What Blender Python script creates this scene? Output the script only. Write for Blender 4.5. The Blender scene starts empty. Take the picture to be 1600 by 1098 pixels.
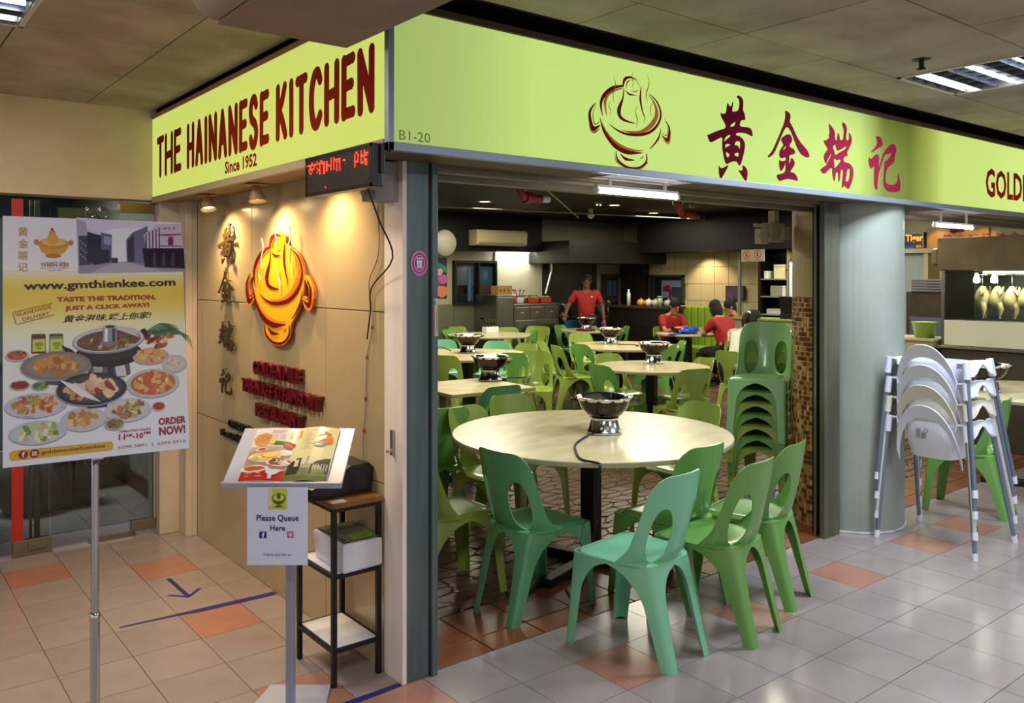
import bpy, bmesh, math, random
from mathutils import Vector, Matrix
from mathutils.geometry import tessellate_polygon
random.seed(7)
S = bpy.context.scene
COL = S.collection
PI = math.pi
# ------------------------------------------------------------ camera, world, lights, exposure
H, F, CXP, CYP, YAW = 1.65, 1320.0, 800.0, 430.3, 0.6705
cd = bpy.data.cameras.new('camera'); cam = bpy.data.objects.new('camera', cd); COL.objects.link(cam)
cam.location = (0, 0, H); cam.rotation_euler = (PI/2, 0, -YAW)
cd.sensor_width = 36; cd.sensor_fit = 'HORIZONTAL'; cd.lens = 36*F/1600; cd.shift_y = -(549-CYP)/1600; cd.clip_start = .02
S.camera = cam
S.view_settings.view_transform = 'Standard'; S.view_settings.look = 'None'
S.view_settings.gamma = 1; S.view_settings.use_curve_mapping = False; S.view_settings.exposure = 0.0
w = bpy.data.worlds.new('world'); S.world = w; w.use_nodes = True
w.node_tree.nodes['Background'].inputs[0].default_value = (.84, .80, .78, 1)
w.node_tree.nodes['Background'].inputs[1].default_value = .92
S.cycles.max_bounces = 5; S.cycles.diffuse_bounces = 3; S.cycles.glossy_bounces = 3; S.cycles.transmission_bounces = 4; S.cycles.transparent_max_bounces = 8
S.cycles.use_denoising = True; S.cycles.sample_clamp_indirect = 4; S.cycles.caustics_reflective = False; S.cycles.caustics_refractive = False

def area(loc, rot, sx, sy, e, col, spread=PI):
    l = bpy.data.lights.new('area_light', 'AREA'); l.shape = 'RECTANGLE'; l.size = sx; l.size_y = sy
    l.energy = e; l.color = col; l.spread = spread
    o = bpy.data.objects.new('area_light', l); COL.objects.link(o); o.location = loc; o.rotation_euler = rot
    return o
def spot(loc, target, e, col, ang=70, blend=.6, r=.03):
    l = bpy.data.lights.new('spot_light', 'SPOT'); l.energy = e; l.color = col; l.spot_size = math.radians(ang); l.spot_blend = blend; l.shadow_soft_size = r
    o = bpy.data.objects.new('spot_light', l); COL.objects.link(o); o.location = loc
    o.rotation_euler = (Vector(target)-Vector(loc)).to_track_quat('-Z', 'Y').to_euler()
    return o
COOL = (.80, .88, 1.0); WARM = (1.0, .66, .33); INNER = (1.0, .93, .72)
# corridor lights: two at visible fittings, the rest added out of view
area((4.74, 1.92, 2.66), (0, 0, 0), .6, .6, 62, COOL)
area((.27, 3.76, 2.66), (0, 0, 0), .6, .6, 34, (1, .86, .70))
area((4.1, -.7, 2.66), (0, 0, 0), .6, .6, 54, COOL)
area((.4, .6, 2.66), (0, 0, 0), .6, .6, 50, (1, .88, .80))  # added lamp, no fitting built here
area((7.4, .6, 2.66), (0, 0, 0), .6, .6, 55, COOL)
# tubes under the long sign
area((3.01, 2.86, 2.03), (0, 0, 0), .56, .04, 14, (.95, .97, 1))
area((6.33, 2.86, 2.03), (0, 0, 0), .6, .04, 14, (.9, .93, 1))
# alcove spotlights aimed at the panelled wall
spot((1.63, 4.88, 2.03), (1.77, 4.6, 0.6), 48, WARM, 150, 1)
spot((1.63, 4.14, 2.03), (1.77, 3.9, 0.6), 48, WARM, 150, 1)
spot((1.63, 3.5, 2.06), (1.77, 3.35, 0.6), 30, WARM, 150, 1)  # no spotlight fitting stands at this third lamp
# lamp added without a fitting to brighten the store room behind the glass door
area((.7, 7.2, 2.38), (0, 0, 0), .9, .5, 48, (.9, .95, 1))
# restaurant ceiling lights
for x, y, e in ((4.3, 5.6, 52), (7.4, 5.2, 46), (5.6, 8.0, 56), (8.3, 7.6, 56), (7.4, 10.0, 40), (10.3, 9.4, 36), (10.6, 6.6, 42), (9.6, 4.4, 40)):
    area((x, y, 2.6), (0, 0, 0), 1.1, 1.1, e*1.1, INNER)

# ------------------------------------------------------------ camera-independent helpers
cs, sn = math.cos(YAW), math.sin(YAW)
def _ray(u, v):
    a = (u-CXP)/F; return (sn+a*cs, cs-a*sn, -(v-CYP)/F)
def G(u, v, z=0.0):          # survey of the photograph: point on a horizontal plane
    d = _ray(u, v); t = (z-H)/d[2]; return Vector((d[0]*t, d[1]*t, z))
def QX(u, v, X):             # ... on the plane x = X
    d = _ray(u, v); t = X/d[0]; return Vector((X, d[1]*t, H+d[2]*t))
def QY(u, v, Y):
    d = _ray(u, v); t = Y/d[1]; return Vector((d[0]*t, Y, H+d[2]*t))
def DL(depth, lat, z=0): return Vector((depth*sn+lat*cs, depth*cs-lat*sn, z))

def lin(c):
    if isinstance(c, str):
        c = c.lstrip('#'); c = tuple(int(c[i:i+2], 16)/255 for i in (0, 2, 4))
    return tuple((x/12.92 if x <= .04045 else ((x+.055)/1.055)**2.4) for x in c)
_m = {}
def mat(name, col='#808080', rough=.5, metal=0, em=None, es=1, noise=0, nscale=8, bump=0, bscale=60, var=0, spec=.5, trans=None, coat=0, nstretch=None, col2=None):
    if name in _m: return _m[name]
    m = bpy.data.materials.new(name); m.use_nodes = True; _m[name] = m
    nt = m.node_tree; b = nt.nodes['Principled BSDF']; c = lin(col)
    b.inputs['Base Color'].default_value = (*c, 1); b.inputs['Roughness'].default_value = rough; b.inputs['Metallic'].default_value = metal
    b.inputs['Specular IOR Level'].default_value = spec
    if coat: b.inputs['Coat Weight'].default_value = coat; b.inputs['Coat Roughness'].default_value = .1
    if em: b.inputs['Emission Color'].default_value = (*lin(em), 1); b.inputs['Emission Strength'].default_value = es
    tc = None
    def coords():
        nonlocal tc
        if tc is None:
            t = nt.nodes.new('ShaderNodeTexCoord'); tc = t.outputs['Object']
            if nstretch:
                mp = nt.nodes.new('ShaderNodeMapping'); mp.inputs['Scale'].default_value = nstretch; nt.links.new(tc, mp.inputs[0]); tc = mp.outputs[0]
        return tc
    cur = None
    if noise:
        n = nt.nodes.new('ShaderNodeTexNoise'); n.inputs['Scale'].default_value = nscale; n.inputs['Detail'].default_value = 6
        nt.links.new(coords(), n.inputs['Vector'])
        r = nt.nodes.new('ShaderNodeMix'); r.data_type = 'RGBA'
        ra = nt.nodes.new('ShaderNodeMapRange'); ra.inputs[1].default_value = .35; ra.inputs[2].default_value = .65
        nt.links.new(n.outputs[0], ra.inputs[0]); nt.links.new(ra.outputs[0], r.inputs[0])
        c2 = lin(col2) if col2 else tuple(x*(1-noise) for x in c)
        r.inputs[6].default_value = (*c, 1); r.inputs[7].default_value = (*c2, 1); cur = r.outputs[2]
    if var:
        oi = nt.nodes.new('ShaderNodeObjectInfo'); hv = nt.nodes.new('ShaderNodeHueSaturation')
        mr = nt.nodes.new('ShaderNodeMapRange'); mr.inputs[3].default_value = 1-var; mr.inputs[4].default_value = 1+var
        nt.links.new(oi.outputs['Random'], mr.inputs[0]); nt.links.new(mr.outputs[0], hv.inputs['Value'])
        if cur: nt.links.new(cur, hv.inputs['Color'])
        else: hv.inputs['Color'].default_value = (*c, 1)
        cur = hv.outputs[0]
    if cur: nt.links.new(cur, b.inputs['Base Color'])
    if bump:
        n = nt.nodes.new('ShaderNodeTexNoise'); n.inputs['Scale'].default_value = bscale; n.inputs['Detail'].default_value = 4
        nt.links.new(coords(), n.inputs['Vector'])
        bp = nt.nodes.new('ShaderNodeBump'); bp.inputs['Strength'].default_value = bump; bp.inputs['Distance'].default_value = .01
        nt.links.new(n.outputs[0], bp.inputs['Height']); nt.links.new(bp.outputs[0], b.inputs['Normal'])
    if trans is not None:
        tr = nt.nodes.new('ShaderNodeBsdfTransparent'); tr.inputs[0].default_value = (*lin(trans), 1)
        gl = nt.nodes.new('ShaderNodeBsdfGlossy'); gl.inputs['Roughness'].default_value = rough
        fr = nt.nodes.new('ShaderNodeFresnel'); fr.inputs[0].default_value = 1.5
        mx = nt.nodes.new('ShaderNodeMixShader'); nt.links.new(fr.outputs[0], mx.inputs[0]); nt.links.new(tr.outputs[0], mx.inputs[1]); nt.links.new(gl.outputs[0], mx.inputs[2])
        nt.links.new(mx.outputs[0], nt.nodes['Material Output'].inputs[0])
    return m
def print_mat(name, rough=.35, emit=0, spec=.5):      # flat print: colours stored per face
    if name in _m: return _m[name]
    m = bpy.data.materials.new(name); m.use_nodes = True; _m[name] = m; nt = m.node_tree; b = nt.nodes['Principled BSDF']
    a = nt.nodes.new('ShaderNodeAttribute'); a.attribute_name = 'Col'
    nt.links.new(a.outputs[0], b.inputs['Base Color']); b.inputs['Roughness'].default_value = rough; b.inputs['Specular IOR Level'].default_value = spec
    if emit: nt.links.new(a.outputs[0], b.inputs['Emission Color']); b.inputs['Emission Strength'].default_value = emit
    return m

def smooth(pts, sub=5):
    pts = [Vector(p) for p in pts]; n = len(pts); o = []
    for i in range(n-1):
        a = pts[max(i-1, 0)]; b = pts[i]; c = pts[i+1]; d = pts[min(i+2, n-1)]
        for k in range(sub): t = k/sub; o.append(.5*((2*b)+(c-a)*t+(2*a-5*b+4*c-d)*t*t+(3*b-a-3*c+d)*t**3))
    return o+[pts[-1]]
class MB:
    def __init__(s): s.v = []; s.f = []; s.sm = []; s.mi = []; s.M = Matrix.Identity(4); s.mat = 0
    def add(s, vs, fs, smooth=False):
        n = len(s.v); s.v += [tuple(s.M @ Vector(p)) for p in vs]; s.f += [[n+i for i in f] for f in fs]
        s.sm += [smooth]*len(fs); s.mi += [s.mat]*len(fs); return s
    def box(s, a, b, bev=0):
        x0, y0, z0 = [min(a[i], b[i]) for i in range(3)]; x1, y1, z1 = [max(a[i], b[i]) for i in range(3)]
        if not bev:
            return s.add([(x0, y0, z0), (x1, y0, z0), (x1, y1, z0), (x0, y1, z0), (x0, y0, z1), (x1, y0, z1), (x1, y1, z1), (x0, y1, z1)],
                  [[0, 3, 2, 1], [4, 5, 6, 7], [0, 1, 5, 4], [1, 2, 6, 5], [2, 3, 7, 6], [3, 0, 4, 7]])
        bm = bmesh.new(); bmesh.ops.create_cube(bm, size=1)
        for v in bm.verts: v.co = Vector(((x0+x1)/2+v.co.x*(x1-x0), (y0+y1)/2+v.co.y*(y1-y0), (z0+z1)/2+v.co.z*(z1-z0)))
        bmesh.ops.bevel(bm, geom=bm.edges[:], offset=min(bev, .45*min(x1-x0, y1-y0, z1-z0)), segments=2, affect='EDGES', profile=.5)
        bm.verts.index_update(); s.add([v.co[:] for v in bm.verts], [[v.index for v in f.verts] for f in bm.faces], False); bm.free(); return s
    def lathe(s, prof, n=24, c=(0, 0, 0), smooth=True):       # prof [(r, z)], repeated points make a crease
        vs = []; fs = []
        for r, z in prof:
            for k in range(n): t = 2*PI*k/n; vs.append((c[0]+r*math.cos(t), c[1]+r*math.sin(t), c[2]+z))
        for i in range(len(prof)-1):
            if prof[i] == prof[i+1]: continue
            for k in range(n): k2 = (k+1) % n; fs.append([i*n+k, i*n+k2, (i+1)*n+k2, (i+1)*n+k])
        return s.add(vs, fs, smooth)
    def disc(s, r, z, n=24, c=(0, 0)): return s.add([(c[0]+r*math.cos(2*PI*k/n), c[1]+r*math.sin(2*PI*k/n), z) for k in range(n)], [list(range(n))])
    def tube(s, pts, r, n=8, caps=True):
        P = [Vector(p) for p in pts]; R = r if isinstance(r, (list, tuple)) else [r]*len(P)
        vs = []; fs = []; prev = None
        for i, p in enumerate(P):
            t = (P[min(i+1, len(P)-1)]-P[max(i-1, 0)]).normalized()
            if prev is None: a = t.orthogonal().normalized()
            else: a = (prev-t*prev.dot(t)).normalized()
            prev = a; b = t.cross(a)
            for k in range(n): q = 2*PI*k/n; vs.append(tuple(p+R[i]*(a*math.cos(q)+b*math.sin(q))))
        for i in range(len(P)-1):
            for k in range(n): k2 = (k+1) % n; fs.append([i*n+k, i*n+k2, (i+1)*n+k2, (i+1)*n+k])
        s.add(vs, fs, True)
        if caps:
            s.add(vs[:n], [list(range(n))[::-1]]); s.add(vs[-n:], [list(range(n))])
        return s
    def ball(s, c, r, n=12, m=8, sc=(1, 1, 1)):
        vs = []; fs = []
        for i in range(m+1):
            ph = PI*i/m
            for k in range(n): t = 2*PI*k/n; vs.append((c[0]+r*sc[0]*math.sin(ph)*math.cos(t), c[1]+r*sc[1]*math.sin(ph)*math.sin(t), c[2]+r*sc[2]*math.cos(ph)))
        for i in range(m):
            for k in range(n): k2 = (k+1) % n; fs.append([i*n+k, (i+1)*n+k, (i+1)*n+k2, i*n+k2])
        return s.add(vs, fs, True)
    def prism(s, poly, z0, z1, holes=()):     # polygon in local xy, extruded along z
        loops = [list(poly)]+[list(h) for h in holes]; flat = [p for l in loops for p in l]
        tris = tessellate_polygon([[Vector((p[0], p[1], 0)) for p in l] for l in loops])
        s.add([(p[0], p[1], z1) for p in flat], [list(t) for t in tris]); s.add([(p[0], p[1], z0) for p in flat], [list(t)[::-1] for t in tris])
        for l in loops:
            n = len(l); s.add([(p[0], p[1], z0) for p in l]+[(p[0], p[1], z1) for p in l], [[i, (i+1) % n, n+(i+1) % n, n+i] for i in range(n)])
        return s
    def shell(s, P, t, closed=False):         # grid of points P[row][col] given thickness t along normals
        R = len(P); C = len(P[0]); P = [[Vector(p) for p in r] for r in P]
        def nrm(i, j):
            a = P[min(i+1, R-1)][j]-P[max(i-1, 0)][j]; b = P[i][min(j+1, C-1)]-P[i][max(j-1, 0)]
            q = a.cross(b); return q.normalized() if q.length > 1e-9 else Vector((0, 0, 1))
        top = [[P[i][j]+nrm(i, j)*t/2 for j in range(C)] for i in range(R)]; bot = [[P[i][j]-nrm(i, j)*t/2 for j in range(C)] for i in range(R)]
        idx = lambda i, j: i*C+j
        s.add([tuple(p) for r in top for p in r], [[idx(i, j), idx(i, j+1), idx(i+1, j+1), idx(i+1, j)][::-1] for i in range(R-1) for j in range(C-1)], True)
        s.add([tuple(p) for r in bot for p in r], [[idx(i, j), idx(i, j+1), idx(i+1, j+1), idx(i+1, j)] for i in range(R-1) for j in range(C-1)], True)
        rim = [(0, j) for j in range(C)]+[(i, C-1) for i in range(1, R)]+[(R-1, j) for j in range(C-2, -1, -1)]+[(i, 0) for i in range(R-2, 0, -1)]
        n = len(rim); s.add([tuple(top[i][j]) for i, j in rim]+[tuple(bot[i][j]) for i, j in rim], [[k, (k+1) % n, n+(k+1) % n, n+k] for k in range(n)])
        return s
    def sheet(s, inside, x0, x1, y0, y1, nx, ny, fmap, t):   # implicit outline with holes, mapped to 3D, given thickness
        dx = (x1-x0)/nx; dy = (y1-y0)/ny
        keep = set((i, j) for i in range(nx) for j in range(ny) if inside(x0+(i+.5)*dx, y0+(j+.5)*dy) > 0)
        pts = {}
        for i, j in keep:
            for a, b in ((i, j), (i+1, j), (i+1, j+1), (i, j+1)): pts.setdefault((a, b), [x0+a*dx, y0+b*dy])
        edges = {}
        for i, j in keep:
            q = [(i, j), (i+1, j), (i+1, j+1), (i, j+1)]
            for k in range(4): edges[(q[k], q[(k+1) % 4])] = 1
        be = [e for e in edges if (e[1], e[0]) not in edges]; bv = set(v for e in be for v in e)
        for v in bv:
            x, y = pts[v]
            for _ in range(6):
                f = inside(x, y); h = 1e-4; gx = (inside(x+h, y)-f)/h; gy = (inside(x, y+h)-f)/h; g2 = gx*gx+gy*gy
                if g2 < 1e-12: break
                stp = max(-.5, min(.5, f/math.sqrt(g2)/max(dx, dy)))*max(dx, dy)
                x -= stp*gx/math.sqrt(g2); y -= stp*gy/math.sqrt(g2)
            pts[v] = [min(max(x, x0), x1), min(max(y, y0), y1)]
        ids = {v: k for k, v in enumerate(pts)}
        def m3(p):
            a = Vector(fmap(*p)); h = 1e-3; u = Vector(fmap(p[0]+h, p[1]))-a; v = Vector(fmap(p[0], p[1]+h))-a; return a, u.cross(v).normalized()
        L = [m3(pts[v]) for v in pts]
        q = [[ids[(i, j)], ids[(i+1, j)], ids[(i+1, j+1)], ids[(i, j+1)]] for i, j in keep]
        s.add([tuple(a+n*t/2) for a, n in L], q, True); s.add([tuple(a-n*t/2) for a, n in L], [f[::-1] for f in q], True)
        k2 = sorted(bv); bi = {v: k for k, v in enumerate(k2)}; n = len(k2)
        s.add([tuple(L[ids[v]][0]+L[ids[v]][1]*t/2) for v in k2]+[tuple(L[ids[v]][0]-L[ids[v]][1]*t/2) for v in k2],
              [[bi[a], n+bi[a], n+bi[b], bi[b]] for a, b in be])
        return s
    def mesh(s, name, mats):
        me = bpy.data.meshes.new(name); me.from_pydata(s.v, [], s.f); me.update()
        me.polygons.foreach_set('use_smooth', s.sm); me.polygons.foreach_set('material_index', s.mi)
        for m in (mats if isinstance(mats, (list, tuple)) else [mats]): me.materials.append(m)
        return me
def obj(name, mb, m, parent=None, loc=(0, 0, 0), rot=(0, 0, 0), label=None):
    me = mb if isinstance(mb, bpy.types.Mesh) else mb.mesh(name, m)
    o = bpy.data.objects.new(name, me); COL.objects.link(o); o.location = loc; o.rotation_euler = rot
    if parent is not None: o.parent = parent
    if label: o['label'] = label
    return o
def tag(o, label, cat, group=None, kind=None):
    if label: o['label'] = label
    if cat: o['category'] = cat
    if group: o['group'] = group
    if kind: o['kind'] = kind
    return o
def thing(name, label, cat, loc=(0, 0, 0), rz=0, group=None):
    o = bpy.data.objects.new(name, None); COL.objects.link(o); o.location = loc; o.rotation_euler = (0, 0, rz); o.empty_display_size = .1
    return tag(o, label, cat, group)
def struct(name, mb, m, label=None):
    o = obj(name, mb, m); o['kind'] = 'structure'
    if label: o['label'] = label
    return o
def dup(root, loc, rz=0, label=None, group=None):
    r = root.copy(); COL.objects.link(r); r.location = loc; r.rotation_euler = (root.rotation_euler[0], root.rotation_euler[1], rz)
    if label: r['label'] = label
    if group: r['group'] = group
    for ch in list(root.children):
        c = ch.copy(); COL.objects.link(c); c.parent = r
        for g in list(ch.children):
            d = g.copy(); COL.objects.link(d); d.parent = c
    return r
def B(a, b, bev=0): return MB().box(a, b, bev)

# ---- lettering
_tc = {}
def glyphs(s, bold=0, shear=0):
    k = (s, bold, shear)
    if k in _tc: return _tc[k]
    c = bpy.data.curves.new('lettering', 'FONT'); c.body = s; c.size = 1; c.offset = bold; c.shear = shear; c.resolution_u = 2
    o = bpy.data.objects.new('lettering', c); COL.objects.link(o)
    dg = bpy.context.evaluated_depsgraph_get(); me = bpy.data.meshes.new_from_object(o.evaluated_get(dg))
    vs = [(v.co.x, v.co.y) for v in me.vertices]; fs = [list(p.vertices) for p in me.polygons]
    bpy.data.objects.remove(o); bpy.data.curves.remove(c); bpy.data.meshes.remove(me)
    if vs:
        x0 = min(p[0] for p in vs); y0 = min(p[1] for p in vs); x1 = max(p[0] for p in vs); y1 = max(p[1] for p in vs)
        vs = [((p[0]-x0)/(x1-x0), (p[1]-y0)/(y1-y0)) for p in vs]; asp = (x1-x0)/(y1-y0)
    else: asp = 1
    _tc[k] = (vs, fs, asp); return _tc[k]
def chaikin(p, n=1):
    for _ in range(n):
        q = []
        for i in range(len(p)):
            a = p[i]; b = p[(i+1) % len(p)]
            q += [(a[0]*.75+b[0]*.25, a[1]*.75+b[1]*.25), (a[0]*.25+b[0]*.75, a[1]*.25+b[1]*.75)]
        p = q
    return p
def brush(pts, wd, sub=5):            # tapered stroke -> polygon
    n = len(pts); P = []; W = []
    for i in range(n-1):
        a = pts[max(i-1, 0)]; b = pts[i]; c = pts[i+1]; d = pts[min(i+2, n-1)]
        for k in range(sub):
            t = k/sub; f = lambda m: .5*((2*b[m])+(-a[m]+c[m])*t+(2*a[m]-5*b[m]+4*c[m]-d[m])*t*t+(-a[m]+3*b[m]-3*c[m]+d[m])*t**3)
            P.append((f(0), f(1))); W.append(wd[i]*(1-t)+wd[i+1]*t)
    P.append(pts[-1]); W.append(wd[-1]); L = []; R = []
    for i, p in enumerate(P):
        a = P[max(i-1, 0)]; b = P[min(i+1, len(P)-1)]; dx = b[0]-a[0]; dy = b[1]-a[1]; l = math.hypot(dx, dy) or 1
        L.append((p[0]-dy/l*W[i]/2, p[1]+dx/l*W[i]/2)); R.append((p[0]+dy/l*W[i]/2, p[1]-dx/l*W[i]/2))
    return L, R
class Print:          # flat print on a plane: O origin, U right, V up (world or parent space), colours per face
    def __init__(s, O, U, V, eps=.0005):
        s.O = Vector(O); s.U = Vector(U); s.V = Vector(V); s.N = s.U.cross(s.V).normalized(); s.eps = eps; s.v = []; s.f = []; s.c = []; s.warp = None
    def P(s, x, y, l):
        if s.warp: return tuple(s.warp(x, y)+s.N*s.eps*l)
        return tuple(s.O+s.U*x+s.V*y+s.N*s.eps*l)
    def raw(s, vs, fs, col, l=1):
        s.k = getattr(s, 'k', 0)+1; l = l+.105*(s.k % 9); n = len(s.v); s.v += [s.P(x, y, l) for x, y in vs]; s.f += [[n+i for i in f] for f in fs]; c = (*lin(col), 1); s.c += [c]*len(fs); return s
    def poly(s, p, col, l=1, holes=()):
        loops = [list(p)]+[list(h) for h in holes]; flat = [q for lo in loops for q in lo]
        tr = tessellate_polygon([[Vector((q[0], q[1], 0)) for q in lo] for lo in loops]); return s.raw(flat, [list(t) for t in tr], col, l)
    def rect(s, x0, y0, x1, y1, col, l=1): return s.raw([(x0, y0), (x1, y0), (x1, y1), (x0, y1)], [[0, 1, 2, 3]], col, l)
    def ell(s, cx, cy, rx, ry, col, l=1, n=20, a=0, jit=0, ph=0):
        p = []
        for k in range(n):
            t = 2*PI*k/n; q = 1+jit*math.sin(3*t+ph)*.6+jit*math.sin(7*t+ph*2)*.4; x = rx*q*math.cos(t); y = ry*q*math.sin(t)
            p.append((cx+x*math.cos(a)-y*math.sin(a), cy+x*math.sin(a)+y*math.cos(a)))
        return s.raw(p, [list(range(n))], col, l)
    def stroke(s, pts, wd, col, l=1):
        L, R = brush(pts, wd); n = len(L); return s.raw(L+R, [[i, i+1, n+i+1, n+i] for i in range(n-1)], col, l)
    def grad(s, x0, y0, x1, y1, stops, l=1, n=40):     # vertical print gradient, stops [(t, col)] bottom to top
        for k in range(n):
            t = (k+.5)/n
            for a, b in zip(stops, stops[1:]):
                if a[0] <= t <= b[0]:
                    q = (t-a[0])/(b[0]-a[0]); ca = [int(a[1].lstrip('#')[i:i+2], 16)/255 for i in (0, 2, 4)]; cb = [int(b[1].lstrip('#')[i:i+2], 16)/255 for i in (0, 2, 4)]
                    c = tuple(ca[i]*(1-q)+cb[i]*q for i in range(3)); break
            s.k = 8; s.rect(x0, y0+(y1-y0)*k/n, x1, y0+(y1-y0)*(k+1)/n, c, l)
        return s
    def text(s, t, x, y, h, col, l=1, bold=0, w=None, sx=1, ang=0, shear=0, align='l'):    # (x, y) lower edge of the text, h = height of the ink
        vs, fs, asp = glyphs(t, bold, shear); W = w if w else h*asp*sx
        ox = {'l': 0, 'c': -W/2, 'r': -W}[align]; ca, sa = math.cos(ang), math.sin(ang)
        return s.raw([(x+(px*W+ox)*ca-py*h*sa, y+(px*W+ox)*sa+py*h*ca) for px, py in vs], fs, col, l)
    def build(s, name, m, parent=None, label=None):
        me = bpy.data.meshes.new(name); me.from_pydata(s.v, [], s.f); me.update()
        ca = me.color_attributes.new('Col', 'FLOAT_COLOR', 'CORNER'); data = []
        for p, c in zip(me.polygons, s.c): data += list(c)*p.loop_total
        ca.data.foreach_set('color', data); me.materials.append(m)
        return obj(name, me, None, parent, label=label)

PRINT = print_mat('printed ink', .4); PRINT_GLOSS = print_mat('glossy print', .18); SIGNINK = print_mat('vinyl lettering', .9, spec=.05)
chrome = mat('brushed chrome', '#c8cace', .18, 1, bump=.05, bscale=30); steel = mat('stainless steel', '#8f918a', .3, 1, bump=.08, bscale=20, nstretch=(1, 1, 12))
black = mat('black enamel', '#0d0d0e', .35); blackmet = mat('black painted steel', '#141313', .4, .3); rubber = mat('black rubber', '#151515', .6)
white = mat('white plastic', '#e8e9ee', .35); whitepaint = mat('cream paint', '#d9c9b2', .55, noise=.12, nscale=2.5, bump=.1, bscale=25)
GL = mat('clear glass', rough=.02, trans='#dfe8e2')

# ============================================================ SETTING
TX, TY, X0, Y0 = .2927, .3080, .695, 4.195       # tile pitch and grid origin
FY = 2.963                                        # threshold line
# --- corridor floor
fl = MB(); fl.box((-6, -7, -.12), (14, FY, -.006)); fl.box((-3, FY, -.12), (1.80, 9.2, -.006))
floor = struct('floor', fl, mat('tile grout', '#5a504a', .8))
tile_mats = [mat('corridor tile', '#9b908e', .2, noise=.10, nscale=5, bump=.03, bscale=7, var=.05, spec=.6),
             mat('pink corridor tile', '#a97a69', .22, noise=.1, nscale=5, bump=.03, bscale=7, var=.04, spec=.6)]
tm = []
for m in tile_mats: tm.append(B((.0015, .0015, -.012), (TX-.0015, TY-.0015, 0), .0015).mesh('tile', m) if False else MB().box((.0015, .0015, -.012), (TX-.0015, TY-.0015, 0)).mesh('tile', m))
pink = {(0, -4), (2, -3), (2, 0), (6, 5), (12, 5), (9, 5), (15, 5), (17, 5), (3, 4), (2, 3), (4, 10), (8, 9), (14, 9), (18, 8), (-3, 2), (-2, 6), (11, 12), (20, 3), (21, 7)}
cand = []; rest = []
for i in range(-14, 40):
    for j in range(-16, 32):
        x = X0+i*TX; y = Y0-(j+1)*TY
        if y > FY-.1 and x > 1.6: continue
        if y < -5 or x > 12 or y > 9: continue
        cx, cy = x+TX/2, y+TY/2; dep = cx*sn+cy*cs
        if dep > .5:
            u = CXP+F*(cx*cs-cy*sn)/dep; v = CYP+F*H/dep
        else: u = v = 9999
        inview = -60 < u < 1660 and v < 1170
        if y > 5.7: inview = inview and False
        (cand if inview else rest).append((dep, i, j, x, y))
cand.sort(); stuffm = MB(); 
for n, (dep, i, j, x, y) in enumerate(cand):
    if n < 300:
        obj('tile', tm[1 if (i, j) in pink else 0], None, floor, (x, y, 0))
    else: rest.append((dep, i, j, x, y))
for dep, i, j, x, y in rest:
    stuffm.mat = 1 if (i, j) in pink or (i*7+j*13) % 23 == 0 and y > 5.7 else 0; stuffm.box((x+.0015, y+.0015, -.012), (x+TX-.0015, y+TY-.0015, 0))
o = obj('tile_field', stuffm, tile_mats, floor); o['kind'] = 'stuff'
# --- restaurant floor: irregular pressed-clay pavers, bordered by a strip of plain clay tiles
fi = MB().box((1.80, FY+.004, -.12), (13, 12, -.008)); fin = struct('floor.001', fi, mat('dark paver grout', '#33251c', .7))
pv = [mat('clay paver', c, .28, noise=.35, nscale=9, bump=.25, bscale=18, spec=.55) for c in ()]
clay = mat('clay paver', '#6f4e38', .30, noise=.4, nscale=6, bump=.3, bscale=16, var=.22, spec=.5)
claystuff = mat('clay paver field', '#664a36', .33, noise=.5, nscale=3, bump=.25, bscale=16, spec=.5)
bord = mat('terracotta border tile', '#7d4a30', .3, noise=.25, nscale=6, bump=.15, bscale=14, var=.1, spec=.5)
xx = 1.95; k = 0
while xx < 8.6:
    wdt = .30; obj('border_tile', B((xx+.003, FY+.006, -.012), (xx+wdt-.003, FY+.150, 0), .003), bord, fin); xx += wdt
xx = 1.95
while xx < 8.6:
    obj('border_tile', B((xx+.003, FY+.156, -.012), (xx+.297, FY+.44, 0), .003), bord, fin); xx += .30
rr = random.Random(3); PXs, PYs = .150, .105; lat = {}
def lp(i, j):
    if (i, j) not in lat: lat[(i, j)] = (1.9+i*PXs+(rr.random()-.5)*.075+(.5*PXs if (j//1) % 2 else 0), FY+.45+j*PYs+(rr.random()-.5)*.062)
    return lat[(i, j)]
pc = []; 
for j in range(0, 80):
    for i in range(0, 68):
        if j % 2 == 0: q = [lp(i, j), lp(i+1, j), lp(i+1, j+1), lp(i, j+1)]; q = [lp(i, j), lp(i+1, j), lp(i+1, j+1), lp(i, j+1)]
        else: q = [lp(i, j), lp(i+1, j), lp(i+2, j+1) if False else lp(i+1, j+1), lp(i, j+1)]
        cx = sum(p[0] for p in q)/4; cy = sum(p[1] for p in q)/4
        if cy > 11.5 or cx > 12 or cx < 2.02: continue
        dep = cx*sn+cy*cs; u = CXP+F*(cx*cs-cy*sn)/dep
        pc.append((0 if 650 < u < 1640 else 1, dep, q, cx, cy))
pc.sort(key=lambda t: (t[0], t[1])); stf = MB()
def paver(mb, q, cx, cy, z):
    o8 = []
    for a in range(4):
        p = q[a]; n = q[(a+1) % 4]; b = q[a-1]
        o8 += [(p[0]*.84+b[0]*.16, p[1]*.84+b[1]*.16), (p[0]*.84+n[0]*.16, p[1]*.84+n[1]*.16)]
    o8 = [(cx+(x-cx)*.93, cy+(y-cy)*.93) for x, y in o8]; t8 = [(cx+(x-cx)*.92, cy+(y-cy)*.92) for x, y in o8]
    mb.add([(x, y, -.01) for x, y in o8]+[(x, y, z) for x, y in t8], [[8, 9, 10, 11, 12, 13, 14, 15]]+[[i, (i+1) % 8, 8+(i+1) % 8, 8+i] for i in range(8)])
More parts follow.
